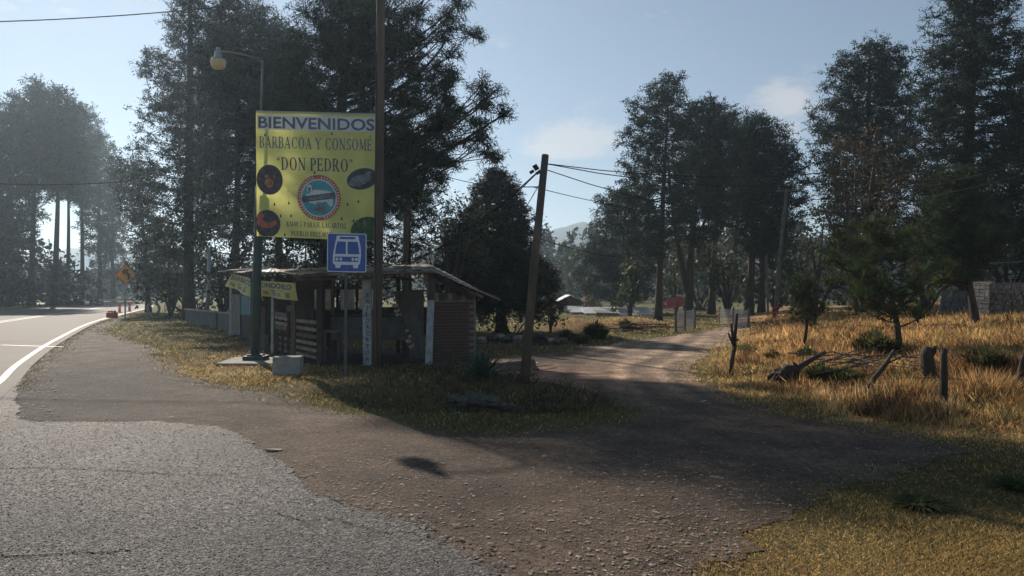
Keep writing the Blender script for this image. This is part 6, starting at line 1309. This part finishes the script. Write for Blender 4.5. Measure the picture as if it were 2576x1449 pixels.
# short turf: near corner, island, verges
def acc_s(X, Y, rg): return (is_soil(X, Y) | ((poly_sdf(X, Y, DPOLY, True) < np.abs(rg.normal(size=len(X))) * .26) & ~inside(X, Y, hwp) & ~inside(X, Y, APOLY))) & (poly_sdf(X, Y, DPOLY, True) > is_soil(X, Y) * rg.uniform(-.2, .28, len(X))) & (bank_s(X, Y) < .5) & (wav(X, Y, 2.2, 3) > rg.uniform(-1.9, .4, len(X)))
X, Y, rg = scatter(620000, 3.6, 60, acc_s, 2, 2.1)
def hs_(X, Y, rg): return (.016 + .020 * np.clip((Y - 5) / 8, 0, 1) + .02 * np.clip(wav(X, Y, 1.7, 5), 0, 1)) * rg.uniform(.5, 1.5, len(X)) * (1 + Y * .02)
def ps_(X, Y, rg):
    w = wav(X, Y, 1.1, 6); corner = np.exp(-(((X - 2.8) / 2.6) ** 2 + ((Y - 4.3) / 1.0) ** 2)); verge = np.exp(-(((X + 6.5) / 2.2) ** 2 + ((Y - 16) / 4) ** 2)); foot = np.exp(-(bank_s(X, Y) / .8) ** 2); heap = np.exp(-(((X - 5.6) / 3.0) ** 2 + ((Y - 36) / 3.5) ** 2)); isl = np.exp(-(((X + .5) / 4) ** 2 + ((Y - 10.6) / 1.6) ** 2))
    return mixp(X, [GOLD, GREEN, OLIVE, (.20, .15, .07), (.09, .07, .04)], [.3 + 2.2 * corner + 2 * verge + 2 * foot + 3 * heap, .35 + .9 * isl + .3 * np.clip(w, 0, 1), .6 + .8 * isl, .4 + verge, .3 + 0 * w]) * rg.uniform(.6, 1.3, (len(X), 1))
blades('short_turf', 'short green and yellow turf on the verges and the island', X, Y, rg, hs_, ps_, .0008, .0015, .9)
def acc_n(X, Y, rg): d = poly_sdf(X, Y, DPOLY, True); return (X > .6) & ((is_soil(X, Y) & (d > 0)) | (d < np.abs(rg.normal(size=len(X))) * .14)) & (bank_s(X, Y) < .3)
X, Y, rg = scatter(200000, 3.6, 7.5, acc_n, 22, 2.4)
blades('corner_turf', 'close cropped golden turf in the near right corner', X, Y, rg, lambda X, Y, rg: .022 * rg.uniform(.4, 1.5, len(X)), ps_, .0006, .0016, 1.1)
# loose stones on the dirt and the ragged apron edge
def acc_g(X, Y, rg): return inside(X, Y, DPOLY) & ~inside(X, Y, APOLY) & ((wav(X, Y, 2.3, 2) > rg.uniform(-1.5, 1.0, len(X))))
X, Y, rg = scatter(90000, 3.8, 30, acc_g, 5, 2.3); n = len(X)
oct_v = np.array([(1, 0, 0), (0, 1, 0), (-1, 0, 0), (0, -1, 0), (0, 0, 1), (0, 0, -1)], float); oct_f = np.array([(0, 1, 4), (1, 2, 4), (2, 3, 4), (3, 0, 4), (1, 0, 5), (2, 1, 5), (3, 2, 5), (0, 3, 5)])
OCT_TOP = oct_f[:4]
def scatter_octs(name, label, X, Y, rg, sz, flat, colf, m, zoff=.012):
    oct_f = OCT_TOP
    n = len(X); s = sz[:, None, None] * rg.uniform(.6, 1.4, (n, 6, 1)); a = rg.uniform(0, 6.28, n); c, d = np.cos(a), np.sin(a); Rm = np.stack([np.stack([c, -d, 0 * c], 1), np.stack([d, c, 0 * c], 1), np.stack([0 * c, 0 * c, 0 * c + 1], 1)], 1)
    v = oct_v[None] * s * flat; v = np.einsum('nij,nkj->nki', Rm, v); v += np.stack([X, Y, gz(X, Y) + zoff + sz * .15], 1)[:, None]
    T = (np.arange(n)[:, None, None] * 6 + oct_f[None]).reshape(-1, 3); o = link(name, mesh_np(name, v.reshape(-1, 3), T, np.repeat(colf, 6, 0)), None, m); tag(o, label, None, None, 'stuff')
M['pebble'] = mat('loose_stones', (.1, .1, .1), .9, .3, 30, attr=True); M['litter'] = mat('dry_litter', (.1, .1, .1), .9, .3, 30, attr=True, transl=.1)
sz = .0028 + rg.uniform(0, 1, n) ** 9 * .016 + Y * .0003
scatter_octs('loose_gravel', 'loose stones scattered over the dirt track', X, Y, rg, sz, np.array([1, .8, .32]), (np.array((.16, .135, .115)) * rg.uniform(.5, 2.2, (n, 1)) * (1 + rg.uniform(-.1, .1, (n, 3)))), M['pebble'])
def acc_e(X, Y, rg): return (poly_sdf(X, Y, APOLY, True) < np.abs(rg.normal(size=len(X))) * .14) & (Y < 16)
X, Y, rg = scatter(90000, 3.9, 16, acc_e, 15, 2.3); n = len(X)
scatter_octs('asphalt_crumbs', 'broken asphalt crumbs along the ragged edge of the apron', X, Y, rg, .004 + rg.uniform(0, 1, n) ** 6 * .018, np.array([1, .8, .38]), np.array((.11, .105, .10)) * rg.uniform(.5, 2.0, (n, 1)), M['pebble'], .02)
def acc_r(X, Y, rg): return (poly_sdf(X, Y, [tuple(p) for p in RD]) < np.abs(rg.normal(size=len(X))) * .5 + .1) & inside(X, Y, DPOLY)
X, Y, rg = scatter(90000, 8, 45, acc_r, 16, 2.0); n = len(X)
scatter_octs('shoulder_gravel', 'pale crumbling gravel along the edge of the highway', X, Y, rg, .005 + Y * .0008 + rg.uniform(0, 1, n) ** 6 * .03, np.array([1, .8, .35]), np.array((.15, .145, .13)) * rg.uniform(.3, 2.0, (n, 1)), M['pebble'])
def acc_c(X, Y, rg): return inside(X, Y, APOLY) & (Y < 10)
X, Y, rg = scatter(90000, 3.9, 10, acc_c, 17, 2.6); n = len(X)
scatter_octs('seal_chips', 'stone chips standing proud of the worn asphalt apron', X, Y, rg, .0045 + rg.uniform(0, 1, n) ** 3 * .007 + Y * .0003, np.array([1, .8, .4]), np.array((.085, .082, .08)) * rg.uniform(.3, 2.6, (n, 1)), M['pebble'], .020)
def acc_k(X, Y, rg): return inside(X, Y, DPOLY) & ~inside(X, Y, APOLY) & (wav(X, Y, 1.9, 3) > rg.uniform(-.6, 1.4, len(X)))
X, Y, rg = scatter(1500, 3.9, 18, acc_k, 19, 2.2); n = len(X)
scatter_octs('earth_clods', 'clods and half buried stones scattered in the dirt', X, Y, rg, .012 + rg.uniform(0, 1, n) ** 4 * .035, np.array([1, .75, .5]), np.array((.12, .095, .075)) * rg.uniform(.5, 1.8, (n, 1)), M['pebble'], .004)
# pale chips and dark clods
def acc_l(X, Y, rg): return (inside(X, Y, DPOLY) | (poly_sdf(X, Y, DPOLY, True) < .4)) & ~inside(X, Y, APOLY) & (X > -1.5) & (Y < 9)
X, Y, rg = scatter(3800, 3.9, 9, acc_l, 6, 3.2); n = len(X)
ctr = np.exp(-(((X - 1.4) / .9) ** 2 + ((Y - 4.7) / .7) ** 2)) + .3; keep = rg.uniform(0, 1, n) < ctr; X, Y = X[keep], Y[keep]; n = len(X)
colr = np.where(rg.uniform(size=(n, 1)) < .3, np.array((.30, .24, .16)), np.where(rg.uniform(size=(n, 1)) < .35, np.array((.22, .10, .05)), np.array((.07, .05, .035)))) * rg.uniform(.6, 1.3, (n, 1))
scatter_octs('bark_litter', 'pale wood chips, bark flakes and dry leaves on the dirt', X, Y, rg, rg.uniform(.006, .024, n), np.array([1.6, .35, .16]), colr, M['litter'])
# leaning stalks of dead grass through the island
def acc_i(X, Y, rg): return is_soil(X, Y) & (np.exp(-(((X + .2) / 2.0) ** 2 + ((Y - 11.9) / 1.5) ** 2)) > rg.uniform(.1, 1, len(X)))
X, Y, rg = scatter(26000, 9, 15, acc_i, 8)
blades('weeds', 'dark rank weeds around the ditch of the island', X, Y, rg, lambda X, Y, rg: .18 * rg.uniform(.3, 1.1, len(X)), lambda X, Y, rg: mixp(X, [(.05, .06, .025), (.07, .06, .03), (.05, .035, .022)], [1 + 0 * X, .7 + 0 * X, .5 + 0 * X]) * rg.uniform(.6, 1.3, (len(X), 1)), .0005, .004, .6)
# a few pale scraps of litter
for i, (x, y, s_, lab) in enumerate([(1150, 1043, .05, 'white paper scrap on the grass in front of the island ditch'), (2050, 1000, .0, ''), (1352, 915, .05, 'white scrap on the cinders left of the track'), (690, 1135, .09, 'flat pale flake lying at the edge of the asphalt apron'), (2560 - 790, 1012, .05, 'white scrap in the shade at the foot of the track')]):
    if not s_: continue
    p = on(x, y); mb = MB(); mb.box((0, 0, .02), (s_ * 1.8, s_, .012), rz=i, rx=.2, jit=.006); o = mb.build('litter_scrap', M['sign_white' if i != 3 else 'stone_pale']); o.location = p; tag(o, lab, 'litter')

# ------------------------------------------------------------------ haze
hz = MB(); hz.box((0, 500, 43.5), (2500, 1400, 91)); me = bpy.data.meshes.new('haze'); me.from_pydata(hz.v, [], hz.f)
hm = bpy.data.materials.new('haze'); hm.use_nodes = True; t = hm.node_tree; t.nodes.clear(); ho = t.nodes.new('ShaderNodeOutputMaterial'); pv = t.nodes.new('ShaderNodeVolumePrincipled')
pv.inputs['Color'].default_value = (.62, .81, 1, 1); pv.inputs['Density'].default_value = HAZE; pv.inputs['Anisotropy'].default_value = .55; t.links.new(pv.outputs[0], ho.inputs['Volume'])
me.materials.append(hm); o = bpy.data.objects.new('haze', me); COL.objects.link(o); tag(o, 'thin sunlit haze in the air', None, None, 'stuff')
